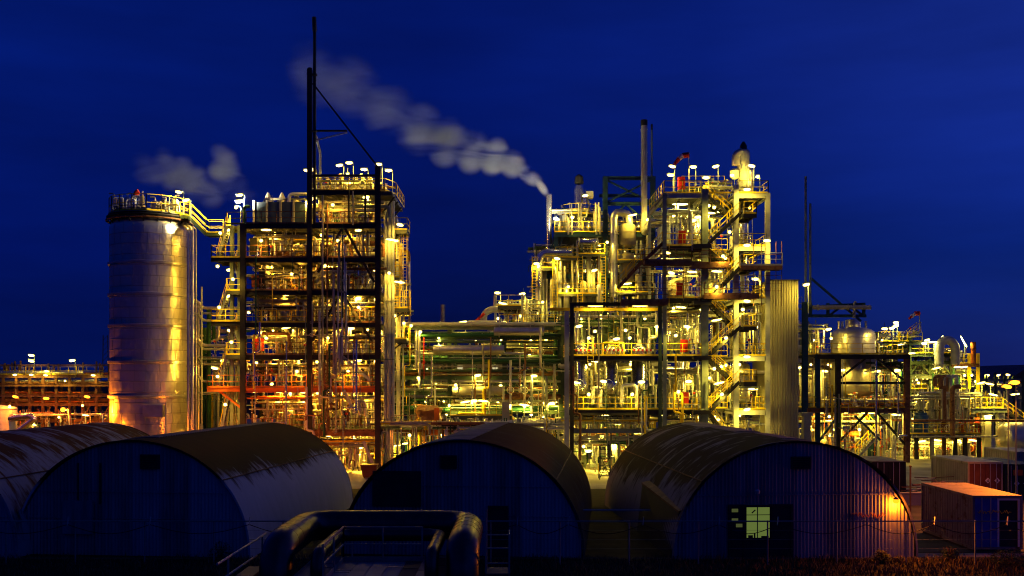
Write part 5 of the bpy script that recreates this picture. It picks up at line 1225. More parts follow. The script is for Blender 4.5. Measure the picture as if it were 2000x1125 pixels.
    # gas washer column on the tower top
    v = thing('scrubber', W(1452,377,90), 'pale capped scrubber column rising above the stair tower top', 'column'); c = W(1452,377,90); h = Z(292,90)-c.z
    MB().lathe([(.5,0),(.5,h*.5),(.58,h*.52),(.58,h-.3),(.45,h-.05),(.25,h)], c, 'z', 22).build('shell','pale',v)
    MB().lathe([(.32,0),(.32,.3),(.1,.7)], c+Vector((0,0,h)), 'z', 12).build('cap','dark',v)
    MB().tube([c+Vector((-.75,-.3,h*.62)),c+Vector((-.75,-.3,h-.5)),c+Vector((-.2,-.2,h-.25))], .36, 12, .6).build('bypass','pale',v); MB().tube([c+Vector((.55,-.2,0)),c+Vector((.55,-.2,h*.5)),c+Vector((.2,0,h*.55))], .3, 12, .5).build('bypass','clad',v)
    MB().lathe([(.2,0),(.42,.2),(.42,.8),(.2,1)], c+Vector((-.85,-.2,h*.3)), 'z', 14).build('drum','pale',v)
    clutter('ST', x8(1385), x8(1440), y0+1.5, y0+6, z8(377), z8(345), .9, ['pale','clad','white'], 2, 860)
    vessel_v(x8(1405), y0+3, z8(377), .45, 1.7, 'pale', 'ST', 'pale squat drum')
    vessel_v(x8(1472), y0+5, z8(480), .75, 3.8, 'bright', 'ST', 'shiny tall silver vessel'); vessel_v(x8(1470), y0+4, z8(800), .7, 4.2, 'clad', 'ST', 'tall steel vessel'); vessel_v(x8(1455), y0+3.5, z8(695), .62, 4.6, 'bright', 'ST', 'shiny tall silver vessel'); vessel_v(x8(1385), y0+6, z8(480), .7, 4.0, 'bright', 'ST', 'shiny tall silver vessel')
    vessel_v(x8(1327), y0+3, z8(582), .75, 1.9, 'pale', 'ST', 'pale dome-topped drum')
    # windsock over the tower
    p = W(1322,318,89); ws_ = thing('windsock', (x8(1348),88.9,z8(377)), 'red and white windsock blowing left above the stair tower', 'windsock')
    q = Vector((x8(1349),88.9,z8(298))); MB().tube([(q.x,q.y,z8(377)),(q.x,q.y,q.z+.2)], .04, 6).build('pole','pale',ws_)
    pts = [q, q+Vector((-.55,0,-.05)), q+Vector((-.9,0,-.35)), q+Vector((-1.3,0,-.85))]; rr = [.25,.24,.2,.14]
    for k in range(3): 
        mb = MB(); a_, b_ = pts[k], pts[k+1]; d = (b_-a_).normalized(); u = Vector((0,1,0)); w_ = d.cross(u); n = 12
        mb.add(mb.ring(a_,u,w_,rr[k],n)+mb.ring(b_,u,w_,rr[k+1],n), [(i,(i+1)%n,n+(i+1)%n,n+i) for i in range(n)]); mb.build('sleeve', ('red','white','red')[k], ws_)
right_frames()

# ---- corrugated shaft right of the stair tower
sh = thing('clad_shaft', (X(1532,90),92,0), 'tall beige corrugated shaft right of the stair tower', 'shaft')
a, b = X(1505,90), X(1560,90); MB().box(a+.05,b-.05,90.06,97,0,Z(548,90)).build('wall','beige',sh,smooth=False)
mb = MB(); xx = a
while xx < b-.1: mb.add([(xx,90.06,0),(xx+.05,89.98,0),(xx+.13,89.98,0),(xx+.18,90.06,0),(xx,90.06,Z(548,90)),(xx+.05,89.98,Z(548,90)),(xx+.13,89.98,Z(548,90)),(xx+.18,90.06,Z(548,90))],[(0,1,5,4),(1,2,6,5),(2,3,7,6)]); xx += .235
mb.build('cladding','beige',sh,smooth=False); MB().box(a-.05,b+.05,89.9,97.1,Z(548,90),Z(546,90)).build('cap','dark',sh,smooth=False)

# ---- right vessel platform
def right_platform():
    y0, y1 = 100.0, 109.0; x = lambda px: X(px, y0); z = lambda py: Z(py, y0)
    root = thing('vessel_platform', (x(1675), 104, 0), 'dark braced steel platform carrying a big silver vessel right of the beige shaft', 'steel platform')
    for px, top, m, w in ((1572,590,'navy',.5),(1597,692,'navy',.4),(1637,692,'dark',.48),(1771,692,'brown',.48)):
        column(root, x(px), y0, 0, z(top), w, m); column(root, x(px), y1, 0, z(top), w, 'navy')
    column(root, x(1722), y0+3, 0, z(797), .5, 'navy')
    for py, a in ((692,1595),(797,1575)):
        zz = z(py); deck(root, x(a), x(1775), y0+.3, y1-.3, zz, 'dark'); m = 'dark' if py == 692 else 'brown'
        beam(root, (x(a),y0-.27,zz-.25), (x(1775),y0-.27,zz-.25), .45, m)
        railing(root, [(x(a),y1-.5,zz),(x(a),y0+.1,zz),(x(1775),y0+.1,zz),(x(1775),y1-.4,zz)], 'yellow')
    beam(root, (x(1640),y0,z(748)), (x(1770),y0,z(748)), .26, 'dark'); beam(root, (x(1577),y0,z(600)), (x(1690),y0,z(594)+0), .3, 'navy'); beam(root, (x(1577),y0,z(617)), (x(1692),y0,z(617)), .3, 'navy')
    for px in (1583, 1617, 1687): column(root, x(px), y0, z(617), z(592), .26, 'navy')
    for a, b, m in (((1640,740),(1693,698),'dark'),((1710,698),(1765,742),'dark'),((1640,862),(1695,805),'dark'),((1713,805),(1768,868),'dark'),((1584,543),(1682,627),'navy'),((1620,616),(1650,594),'navy'),((1655,594),(1686,616),'navy'),((1600,862),(1635,815),'navy'),((1670,812),(1720,860),'navy')): brace(root, (x(a[0]),y0+.1,z(a[1])), (x(b[0]),y0+.1,z(b[1])), .2, m)
    stair(root, (x(1684),y0+1,z(893)), (x(1724),y0+1,z(850)), 1.1); stair(root, (x(1728),y0+2.4,z(850)), (x(1688),y0+2.4,z(800)), 1.1)
    ladder(root, x(1656), y0-.2, 0, z(797), True, 'orange'); ladder(root, x(1618), y0+.5, z(797), z(692), False)
    for px, top in ((1573,345),(1582,398)): MB().tube([(x(px),y0-.1,z(600)),(x(px),y0-.1,z(top))], .12, 10).build('mast','grey',root)
    railing(root, [(x(1560),y0+1,z(604)),(x(1572),y0+1,z(604))], 'tread', 1.3)
    pipe([(x(1585),y0-.5,z(601)),(x(1697),y0-.5,z(601))], .22, 'dullclad', 'RV', desc='level roof-frame pipe'); pipe([(x(1665),y0-.5,z(622)),(x(1665),y0-.5,z(594)),(x(1668),y0-.5,z(590))], .14, 'dullclad', 'RV')
    # big vessel
    v = thing('pressure_vessel', W(1666,692,104), 'large silver dome-topped vessel passing through the dark right platform', 'vessel'); cx, cy = X(1666,104), 104.0; r = 41.5/F*104; zs_ = Z(655,104); zb = Z(762,104)
    MB().lathe([(.2,zb-1.2),(r*.5,zb-1.0),(r*.9,zb-.4),(r,zb),(r,zs_),(r*.95,zs_+.35),(r*.8,zs_+.62),(r*.5,zs_+.8),(r*.45,zs_+.82)], (cx,cy,0), 'z', 48).build('shell','stainless',v)
    MB().lathe([(.75,zs_+.7),(.75,Z(625,104)),(.7,Z(624,104))], (cx,cy,0), 'z', 20).build('top_drum','clad',v)
    for k in range(5): a = .9*k+.3; MB().tube([(cx+1.5*math.cos(a),cy+1.5*math.sin(a)-.2,zs_+.4),(cx+1.5*math.cos(a),cy+1.5*math.sin(a)-.2,zs_+1.5)], .13, 8).build('nozzle','clad',v)
    for zz in (zs_-.3, zb+.5): MB().lathe([(r,-.05),(r+.03,-.04),(r+.03,.04),(r,.05)], (cx,cy,zz), 'z', 48).build('band','clad',v)
    # lying tanks below and the round one behind
    vessel_h(X(1602,106), 106, Z(895,106), 1.55, 5, 'stainless', 'RV', 'big shiny lying tank seen end-on', 'y', 'storage_tank', 'tank', False)
    vessel_v(X(1590,108), 108, Z(790,108), 1.9, 6.0, 'clad', 'RV', 'broad steel vessel behind', cat='vessel'); vessel_v(X(1583,107), 107, Z(705,107), 1.0, 3.4, 'pale', 'RV', 'pale vessel behind')
    MB_ = MB(); col_ = thing('concrete_pier', (X(1578,98),98,0), 'broad concrete column behind the dark navy post, right of the beige shaft', 'column'); MB().box(X(1570,98),X(1584,98),98,98.8,0,Z(812,98)).build('shaft','concrete',col_,smooth=False); MB().box(X(1566,98),X(1588,98),97.9,99,Z(812,98),Z(806,98)).build('cap','concrete',col_,smooth=False)
    clutter('RV', x(1575), x(1770), y0+1.5, y1, 0, z(797)-.4, .7, ['clad','pale','orange','brown','ccream','grey'], 4, 1000); clutter('RV', x(1575), x(1640), y0+1, y1, z(797), z(692)-.4, .8, None, 2, 1001); clutter('RV', x(1705), x(1768), y0+1, y1, z(797), z(692)-.4, .9, ['clad','pale','green','brown','ccream'], 2, 1002)
    clutter('RV', x(1560), x(1625), y0+2, y1+3, z(692), z(620), .9, None, 2, 1003); clutter('RV', x(1690), x(1770), y0+3, y1+6, z(692), z(640), .8, None, 2, 1004)
    clutter('RV', x(1640), x(1770), y0+.6, y0+2.5, z(797), z(775), 1.5, ['clad','orange','brown','pale'], 1, 1005)
right_platform()

# ---- far right units
def far_right():
    y0 = 114.0; x = lambda px: X(px, y0); z = lambda py: Z(py, y0)
    root = thing('process_structure', (x(1840), 118, 0), 'low crowded process structure with lamps at far right behind the vessel platform', 'process structure')
    for px in (1716, 1777, 1816, 1857, 1893, 1910):
        column(root, x(px), y0, 0, z(660 if px < 1800 else 700 if px < 1880 else 690), .3, 'olive' if px < 1880 else 'yellow'); column(root, x(px), y0+10, 0, z(680), .3, 'olive')
    for py, a, b, m in ((667,1716,1802,'olive'),(690,1777,1857,'olive'),(705,1777,1857,'olive'),(733,1777,1860,'grey'),(710,1857,1910,'brown'),(760,1777,1895,'dark')):
        zz = z(py); beam(root, (x(a),y0-.25,zz-.2), (x(b),y0-.25,zz-.2), .4, m); deck(root, x(a), x(b), y0, y0+9, zz, 'grating')
        if py != 705: railing(root, [(x(a),y0+.1,zz),(x(b),y0+.1,zz)], 'yellow' if py != 733 else 'olive')
    for a, b in (((1777,730),(1795,708)),((1795,708),(1815,730)),((1817,730),(1835,708)),((1835,708),(1855,730))): brace(root, (x(a[0]),y0-.1,z(a[1])), (x(b[0]),y0-.1,z(b[1])), .18, 'olive')
    stair(root, (x(1710),y0+.3,z(690)), (x(1740),y0+.3,z(655)), 1.1); stair(root, (x(1775),y0+.5,z(667)), (x(1802),y0+.5,z(646)), 1.1)
    for k, (p, q, a, b, d) in enumerate(((1716,1776,0,690,.5),(1780,1856,760,733,1.1),(1780,1856,733,700,1.1),(1860,1908,760,712,1.2),(1712,1802,690,660,1.0),(1780,1890,0,760,.6),(1805,1890,700,675,1.2),(1725,1800,667,645,1.0),(1860,1908,712,690,1.0))): clutter('FR', x(p), x(q), y0+.5, y0+9.5, 0 if a == 0 else z(a), z(b)-.2, d, ['clad']*3+['pale']*3+['white','bright','yellow','dullclad','green'], 2, 1100+k)
    pipe([W(1834,720,113),W(1834,676,113),W(1842,664,113),W(1856,664,113),W(1866,676,113),W(1866,712,113)], .5, 'pale', 'FR', bend=1.2, desc='fat pale swan-neck duct')
    for k, px in enumerate((1838,1848,1856,1868)): pipe([(X(px-12,108),108,Z(755,108)),(X(px-12,108),108,Z(736,108)),(X(px,108),108,Z(734,108)),(X(px,108),108,Z(842,108))], .22, ('brown','brown','dullclad','pale')[k], 'FR', bend=.6, desc='rusty drooping loop pipe' if k < 2 else None)
    t = thing('vent_stack', W(1901,710,113), 'short orange-red stack at the far right end of the plant', 'chimney'); c = W(1901,710,113); MB().tube([c,W(1901,668,113)], .28, 12).build('shell','orange',t); MB().tube([W(1901,682,113),W(1901,680,113)], .34, 12).build('collar','brown',t)
    # windsock
    q = W(1796,612,113); ws_ = thing('windsock', W(1796,646,113), 'small red windsock on a pole over the far right units', 'windsock'); MB().tube([W(1796,650,113), q+Vector((0,0,.1))], .05, 6).build('pole','pale',ws_)
    mb = MB().tube([q, q+Vector((-.55,0,-.02))], .26, 10); mb.build('sleeve','red',ws_); MB().tube([q+Vector((-.5,0,-.05)), q+Vector((-.9,0,-.35))], .2, 10).build('sleeve','white',ws_); MB().tube([q+Vector((-.85,0,-.32)), q+Vector((-1.2,0,-.62))], .13, 10).build('sleeve_end','red',ws_)
    # low platform in front with yellow rails, blue tank
    yf = 104.0; xf = lambda px: X(px, yf); zf = lambda py: Z(py, yf)
    p2 = thing('service_platform', (xf(1845), yf, 0), 'long low service platform with yellow rails and a blue tank on it, right', 'platform')
    zz = zf(848); deck(p2, xf(1776), xf(1915), yf, yf+4, zz, 'grating'); beam(p2, (xf(1776),yf-.2,zz-.2), (xf(1915),yf-.2,zz-.2), .35, 'dark'); railing(p2, [(xf(1776),yf+.1,zz),(xf(1915),yf+.1,zz),(xf(1915),yf+4,zz)])
    for px in (1790, 1820, 1866, 1885, 1912): column(p2, xf(px), yf, 0, zz-.3, .34, 'dark' if px != 1820 else 'beige')
    column(p2, xf(1852), yf+1, 0, z(752), .3, 'brown'); pipe([(xf(1775),yf-.5,zf(821)),(xf(2010),yf-.5,zf(821))], .12, 'brown', 'FR', desc='long thin level pipe'); pipe([(xf(1776),yf-.6,zf(852)),(xf(2010),yf-.6,zf(852))], .09, 'dullclad', 'FR')
    pipe([(xf(1857),yf-.4,zf(860)),(xf(1857),yf-.4,zf(755)),(xf(1872),yf-.4,zf(755))], .24, 'brown', 'FR')
    bt = thing('blue_tank', (xf(1808),yf+.5,zz), 'blue plastic tank on the low right service platform', 'tank'); MB().lathe([(.7,0),(.72,.1),(.72,1.9),(.6,2.0),(.62,2.05),(.62,2.2)], (xf(1808),yf+1.2,zz), 'z', 20).build('body','blue',bt); MB().box(xf(1808)-.75,xf(1808)+.75,yf+.45,yf+1.95,zz+.02,zz+.09).build('pallet','dark',bt,smooth=False)
    MB().tube([(xf(1808),yf+1.2,zz+2.2),(xf(1808),yf+1.2,zz+2.35)], .3, 14).build('lid','navy',bt)
    clutter('FR', xf(1785), xf(1910), yf+2, yf+9, 0, zz-.4, 1.0, ['clad','pale','orange','white','ccream','brown'], 4, 1200); clutter('FR', xf(1820), xf(1915), yf+1, yf+8, zz, zf(760), .8, ['clad','pale','dullclad','ccream'], 3, 1201)
    # raised gallery with descending stairs at the edge
    yg = 106.0; xg = lambda px: X(px, yg); zg = lambda py: Z(py, yg); p3 = thing('gallery', (xg(1935), yg, 0), 'raised concrete gallery with yellow railings and a descending stair at the right edge', 'gallery')
    zz = zg(797); deck(p3, xg(1897), xg(1965), yg, yg+5, zz, 'concrete'); beam(p3, (xg(1897),yg-.2,zz-.25), (xg(1965),yg-.2,zz-.25), .45, 'grey'); railing(p3, [(xg(1897),yg+.1,zz),(xg(1960),yg+.1,zz)]); stair(p3, (xg(2003),yg+.4,zg(826)), (xg(1962),yg+.4,zg(797)), 1.2, 'dark')
    for px, m in ((1931,'concrete'),(1958,'pale')): column(p3, xg(px), yg+.5, 0, zz-.3, .7, m)
    for px in (1905,1985): column(p3, xg(px), yg+2, 0, zg(745), .18, 'pale')
    clutter('FR', xg(1895), xg(1940), yg+1, yg+8, 0, zz-.5, 1.1, ['orange','pale','clad','red','ccream'], 3, 1210); clutter('FR', xg(1900), xg(2000), yg+3, yg+10, zz, zg(765), .8, ['pale','clad','ccream','yellow'], 2, 1211)
    vessel_h(X(1990,104), 103, Z(897,103), 1.75, 5.2, 'stainless', 'FR', 'big lying steel tank', 'x', 'storage_tank', 'tank', False)
    # distant row and tan-roofed hall
    yd = 190.0; hall = thing('hall', (X(2010,yd), yd, 0), 'far tan-roofed hall at the right edge under the skyline', 'building')
    MB().box(X(1962,yd),X(2060,yd),yd,yd+20,0,Z(748,yd)).build('wall','beige',hall,smooth=False)
    mb = MB(); a, b, m_ = X(1958,yd), X(2064,yd), X(2012,yd); z0_, z1_ = Z(748,yd), Z(712,yd)
    mb.add([(a,yd-.5,z0_),(m_,yd-.5,z1_),(b,yd-.5,z0_),(a,yd+20,z0_),(m_,yd+20,z1_),(b,yd+20,z0_)], [(0,2,1),(3,4,5),(0,1,4,3),(1,2,5,4),(0,3,5,2)]); mb.build('roof', 'tarp', hall, smooth=False)
    bg = thing('distant_plant', (X(1935,150), 150, 0), 'distant low pipe racks fading out at the right skyline', 'pipe rack')
    for k in range(7): column(bg, X(1890+18*k,150), 150, 0, Z(728+2*(k%3),150), .3, 'olive')
    for py in (742, 760, 782): beam(bg, (X(1880,150),150,Z(py,150)), (X(2030,150),150,Z(py,150)), .4, 'grey')
    clutter('FR', X(1885,150), X(2010,150), 150, 158, 0, Z(742,150), .35, ['clad','pale','yellow','dullclad'], 3, 1220)
far_right()

# ---- far left rack
def far_left():
    y0 = 170.0; x = lambda px: X(px, y0); z = lambda py: Z(py, y0)
    root = thing('pipe_rack', (x(90), 174, 0), 'long orange-lit pipe rack on the far left behind the sheds', 'pipe rack')
    for i in range(10):
        px = -20 + 26*i
        for yy in (y0, y0+7): column(root, x(px), yy, 0, z(735), .4, 'brown')
    for py in (735, 752, 772, 790, 822):
        for yy in (y0-.3, y0+7): beam(root, (x(-40),yy,z(py)), (x(235),yy,z(py)), .5, 'brown')
    g = random.Random(77)
    for py in (735, 752, 772, 790):
        for k in range(7):
            r_ = g.choice((.15,.2,.3,.4)); pipe([(x(-40),y0+.6+k*.95,z(py)+.3+r_),(x(235)-g.uniform(0,20),y0+.6+k*.95,z(py)+.3+r_)], r_, g.choice(('dullclad','clad','brown','brown','orange')), 'FL')
    ps = MB()
    for i in range(22): px = g.uniform(0,215); ps.bar((x(px),y0+1,z(735)),(x(px),y0+1,z(g.uniform(702,716))),.22,.22)
    ps.bar((x(-30),y0+1,z(713)),(x(225),y0+1,z(713)),.2,.25); ps.build('upstand','brown',root,smooth=False)
    for i in range(6): brace(root, (x(5+38*i),y0+.1,z(822)), (x(24+38*i),y0+.1,z(792)), .2, 'brown')
    for i in range(4): railing(root, [(x(52*i),y0-.5,z(735)+.3),(x(52*i+48),y0-.5,z(735)+.3)], 'yellow', 1.3)
    for k in range(4): clutter('FL', x(-10+56*k), x(46+56*k), y0-6, y0+6, 0, z(800), .35, ['orange','brown','dullclad','pale','clad'], 3, 1300+k)
    mb = thing('low_tank', (x(25), 164, 0), 'pale orange-lit low tank at the foot of the far left pipe rack', 'tank'); MB().lathe([(3.4,0),(3.4,3.6),(3.0,3.8),(.2,4.2)], (x(25),164,0), 'z', 32).build('shell','white',mb); MB().lathe([(3.43,-.1),(3.46,0),(3.43,.1)], (x(25),164,3.4), 'z', 32).build('band','clad',mb)
    pipe([(x(50),163,Z(840,163)),(x(50),163,Z(818,163)),W(58,812,163),W(68,818,163),(x(72),163,Z(845,163))], .6, 'bright', 'FL', bend=1.2, desc='fat shiny elbow pipe near the ground')
    tw = thing('lattice_mast', W(206,735,175), 'thin far lattice mast just left of the silo', 'mast'); q = W(206,735,175)
    for dx in (-.5,.5): MB().bar((q.x+dx,175,q.z),(q.x+dx*.8,175,Z(655,175)),.12,.12).build('leg','dark',tw,smooth=False)
    mb = MB()
    for k in range(8): mb.bar((q.x-.45,175,q.z+k*.9),(q.x+.45,175,q.z+(k+1)*.9),.07,.07)
    mb.build('lacing','dark',tw,smooth=False)
far_left()

# ================================================================== LAMPS
def many(zone, D, lst, **kw):
    for e in lst:
        k = dict(kw); k.update(e[2] if len(e) > 2 and isinstance(e[2], dict) else {})
        DD = k.pop('D', D); lamp(e[0], e[1], DD, zone, **k)
S, Lg, Rd = {'kind':'strip'}, {'kind':'long'}, {'kind':'round'}
many('TANK', 89, [(349,375),(363,391)], pole=2.0, power=1.2, aim=(-.8,.25,-1))
many('TANK', 84, [(390,850,dict(kind='long',glow=L_ORA,roll=-18,hang=0,pole=2.5,desc='bright orange strip lamp just above the shed roof'))])
many('LT', 88.6, [(468,381),(467,394,dict(aim=(-.4,1.2,.8),power=40,glow=L_COOL)),(461,405,Rd),(600,333),(610,331,Rd),(663,323),(682,318),(711,331),(739,321),(759,333)], pole=2.2)
many('LT', 89.2, [(679,341,Rd),(612,388),(599,395,Rd),(715,385),(443,449),*[(u,v,dict(aim=(-.9,-.3,-.55),power=.8)) for u,v in ((449,527),(446,577),(450,646),(437,704),(419,719))],(785-4,439,dict(power=.5)),(764,468,dict(kind='strip',power=.45)),(760,533,dict(kind='round',power=.5)),(780,551,dict(kind='strip',power=.5)),(679,574,Rd),(697,573),(783,551,Rd)])
many('LT', 90.0, [(520,449,S),(521,509,S),(537,456,Rd),(486,610,Rd),(511,650),(524,636,Rd),(542,701,S),(686,641),(681,637,Rd),(701,704),(696,762,Lg),(531,750,Rd),(542,765,S),(689,858),(704,874,dict(aim=(0,-.8,-1),power=8)),(560,575),(650,510,S),(640,445,S),(700,450),(560,640,S),(650,700,S),(590,700),(590,765),(560,850,S),(640,850)], glow=L_WARM, power=1.3)
many('LT', 95.5, [(500,452,S),(560,512),(520,575,S),(620,575,S),(700,512,S),(570,452),(690,452,S),(500,700),(610,640),(640,765,S),(500,765,S),(690,700,S),(560,700),(650,385,S),(700,380,S),(600,512,S),(660,640)], glow=L_WARM, power=1.5)
many('LT', 91.5, [(764,650,Rd),(755,853,Rd),(761,825,Rd),(772,470),(789,631,Rd),(803,636,Rd)])
many('MR', 94.5, [(821,648,Rd),(817,738,Rd),(933,733),(1043,734),(909,785,S),(926,783),(944,783,S),(993,792),(1024,791,S),(1077,788),(890,752,Rd),(944,814,Rd),(878,792,Rd)])
many('MR', 90.0, [(784,868,Lg),(1025,842,Rd),(1047,842),(1061,836,S),(1068,858,dict(kind='strip',aim=(.25,-.9,-.9),power=11)),(940,840),(800,850,Rd),(860,850,Rd),(990,850)])
many('MR', 101, [(903,629,S),(972,572),(1020,574),(983,593,S),(973,622,Rd),(1017,616,Rd)], pole=1.5)
many('RU', 101.7, [(1118,425,dict(kind='round',power=6,aim=(.2,.8,1))),(1143,382),(1235,420,S),(1265,429,dict(kind='round',power=4.5,aim=(-.12,.12,1))),(1186,473,Rd),(1088,505),(1048,515),(1161,528),(1225,554,S),(1087,428,dict(aim=(-.7,.05,1),power=15,glow=L_COOL)),(1022,574,Rd),(1110,560,Rd),(1060,590,Rd)])
many('RU', 109, [(1110,505,S),(1160,500,S),(1220,520,S),(1100,575,S),(1150,590,S),(1240,500)])
many('ST', 88.7, [(1313,325),(1354,326),(1398,325),(1468,324)], pole=2.3, power=.5)
many('ST', 88.5, [(1310,342),(1379,347),(1430,342,dict(kind='round',power=2.6,aim=(.25,.35,1))),(1480,345,dict(kind='round',power=2.2,aim=(-.35,.3,1)))], pole=1.4)
many('ST', 89.5, [*[(1459,y,dict(D=86.7,aim=(.15,.5,-1),power=1.3)) for y in (370,479,588,697,800)],(1363,424),(1354,431),(1303,494),(1425,453,Rd),(1351,531,S),(1311,533),(1285,638),(1342,638),(1400,625,S),(1498,470,dict(D=86.5,aim=(.6,.35,-1),power=1)),(1345,745),(1405,748,S),(1444,712,Rd),(1386,738,Rd),(1410,715,Rd)], power=.6)
many('ST', 89.5, [(1329,399,Lg),(1318,703,Lg)], glow=L_WHITE, roll=0)
many('ST', 91.5, [(1387,416,S),(1382,424,Rd),(1400,530,S),(1330,600,S),(1400,820),(1340,820,S),(1470,760,S),(1475,640),(1475,545)])
many('VF', 88.6, [(1163,597,Lg),(1250,597,Lg)], roll=0, hang=.1, power=.3)
many('VF', 88.6, [(1131,637),(1162,647,Rd),(1222,645,Rd),(1204,662),(1124,747,S),(1179,745),(1253,746)], pole=1.9, power=.4)
many('VF', 91, [(1149,881),(1140,872,Rd),(1201,858,dict(kind='strip',aim=(-.25,-.9,-.9),power=14)),(1121,827,Rd),(1180,810,S),(1260,810,S),(1160,705,S),(1240,705,S),(1270,850),(1230,880,Rd)], power=.45)
many('RV', 88.5, [(1575,556)], pole=2.5, power=1.2, aim=(-.5,.5,-1))
many('RV', 101, [(1618,643),(1611,725),(1645,723),(1714,725),(1753,723),(1562,718,Rd),(1663,804,Lg),(1687,806,S),(1703,806,S),(1728,642),(1600,805,S),(1750,810,S),(1620,850,Rd)])
many('FR', 113, [(1750,630),(1750,637),(1742,641),(1761,672,S),(1811,664),(1805,671),(1882,667,dict(kind='long',roll=62)),(1834,665,dict(kind='long',roll=-50)),(1822,668,S)], pole=1.5, glow=L_WHITE, power=.6)
many('FR', 112, [(1829,719,S),(1871,717,S),(1882,717,S),(1884,733,Rd),(1898,733,Rd),(1794,748,Rd),(1780,690,S),(1840,790,S),(1800,770,S)])
many('FR', 105, [(1916,748,S),(1933,750,S),(1940,771,S),(1983,770,S)], pole=2.2)
many('FR', 106, [(1830,860,S),(1870,860,S),(1800,862,S),(1900,860,S),(1930,812,S)])
many('FR', 150, [(1949,733),(1968,732),(1928,733),(1905,745,Rd)], pole=1.5, scale=1.2)
many('FR', 66, [(1967,755,dict(glow=L_ORA)),(1982,747,dict(glow=L_ORA,D=60))], pole=7.5, power=11, aim=(-.75,-1,-.7), desc='orange street lamp')
many('FL', 169,  [(61,694),(61,705),(141,704)], pole=2.8, power=1, scale=1.7)
many('FL', 168.5, [(91,725),(29,732),(61,732),(89,733),(182,733),(127,744,Rd)], power=.7, scale=1.2)
many('FL', 163, [(19,793,Rd),(161,792,Rd),(167,811,S),(51,830,Rd),(64,829,S),(115,815,Rd)], power=.8, scale=1.2)
many('FL', 162, [(123,800,dict(kind='round',glow=L_ORA,pole=5,scale=1.5,D=91,power=55,aim=(1,-.05,.25),desc='glaring orange sodium lamp on a post left of')),(30,775,dict(kind='flood',glow=L_ORA,scale=1.6)),(90,778,dict(kind='flood',glow=L_ORA,scale=1.6)),(170,775,dict(kind='flood',glow=L_ORA,scale=1.6))], power=11)

def fill(zone, px0, px1, D, y0, y1, pys, n, seed, glow=None, power=1.0):  # round lamps added at random spots to even out light within the frames
    g = random.Random(seed)
    for py in pys:
        for k in range(n):
            yy = g.uniform(y0, y1); zz = Z(py, D)+g.uniform(-.1,.1); xx = X(px0, D)+(X(px1, D)-X(px0, D))*(k+g.uniform(.1,.9))/n
            lamp(1000+xx/yy*F, HORIZ-(zz-EYE)/yy*F, yy, zone, 'round', glow, power=power, scale=g.uniform(.7,1.1), aim=(g.uniform(-.5,.5), g.uniform(-.6,.5), -1))
fill('LT', 480, 735, 88, 89.5, 99, (385,450,515,580,643,706,770,856), 5, 1, L_WARM, 2.1)
fill('LT', 740, 768, 88, 90.5, 95, (470,540,610,680,750,820), 1, 2, None, .5)
fill('MR', 790, 1100, 96, 95.5, 103, (662,690,722,752,784,815), 6, 3, None, 2.3)
fill('RU', 1045, 1270, 104, 104.5, 111, (475,520,565,610,650), 4, 4, None, 1.3)
fill('ST', 1303, 1495, 88, 89.5, 96, (395,498,600,712,818), 4, 5)
fill('VF', 1125, 1290, 88, 89.5, 96, (612,712,818,860), 4, 6)
fill('RV', 1580, 1765, 100, 101, 108, (660,710,815,840), 4, 7)
fill('FR', 1785, 1910, 114, 114.5, 122, (715,742,775,820), 4, 8)
# yard floodlights standing low behind the sheds and aimed at the plant
for px, D, e, lab in ((545,80,5,'orange ground floodlight'),(455,82,3.2,'orange ground floodlight'),(128,86,4,'orange ground floodlight')):
    p_ = W(px, 740, D); p_.z = 3.6; q_ = 740-(3.6-EYE)*F/D
    lamp(px, q_, D, 'yard', 'flood', L_ORA, pole=3.4, power=e, aim=(.1,1,.42) if px > 300 else (.5,1,.3), desc=lab+(' behind the pale-flanked shed' if px > 300 else ' behind the leftmost shed'))
g = random.Random(91)
for zone, px0, px1, top, n, D in (('LT',478,736,440,26,87.55),('LT',610,736,375,8,87.55),('VF',1120,1292,610,10,87.5),('ST',1302,1372,400,9,87.5),('MR',785,1100,645,26,94.6),('RU',1050,1270,470,22,103.2),('RV',1580,1770,700,12,99.5),('FR',1780,1905,700,14,113.4)):
    for k in range(n):
        px = g.uniform(px0, px1); a_ = Z(g.uniform(top, 790), D); b_ = max(0, a_-g.uniform(2.5, 9)); dx = g.choice((0,0,.5,-.6)); r_ = g.choice((.03,.04,.05,.07,.1)); m_ = g.choice(('clad','pale','dullclad','brown','grey','bright','yellow','green'))
        x_ = X(px, D); md = (a_+b_)/2
        pipe([(x_,D,b_),(x_,D,md),(x_+dx,D,md),(x_+dx,D,a_)] if dx else [(x_,D,b_),(x_,D,a_)], r_, m_, zone, g.random() < .3)
        if g.random() < .5:
            x2 = x_+g.uniform(-2.5,2.5); pipe([(x_,D-.15,b_),(x_,D-.15,b_+.4),(x2,D-.15,b_+.4),(x2,D+1,b_+.4)], r_, m_, zone, True)
for px, py in ((430,455),(425,520),(455,545),(428,600),(452,668),(425,735),(440,790)): lamp(px, py, 87.2, 'LT', 'round', None, power=.5, aim=(.1,.9,-1), hang=0)  # this and the following rows: fill lamps added in front to light railings
for px, py in ((1395,405),(1412,500),(1400,560),(1418,660),(1395,720),(1410,770)): lamp(px, py, 86.4, 'ST', 'round', L_YEL, power=1.0, aim=(0,.9,-1), hang=.8)
for px, py in ((1150,660),(1230,660),(1150,770),(1235,770),(1320,655),(1325,765)): lamp(px, py, 87.3, 'VF' if px < 1300 else 'ST', 'round', L_YEL, power=.8, aim=(0,.9,-1), hang=.6)
for px, py in ((510,470),(570,535),(660,470),(700,600),(640,660),(520,660),(580,725),(680,725),(650,400)): lamp(px, py, 87.6, 'LT', 'round', L_WARM, power=1.2, aim=(0,1,-.5), hang=.4)
emit_pipes()

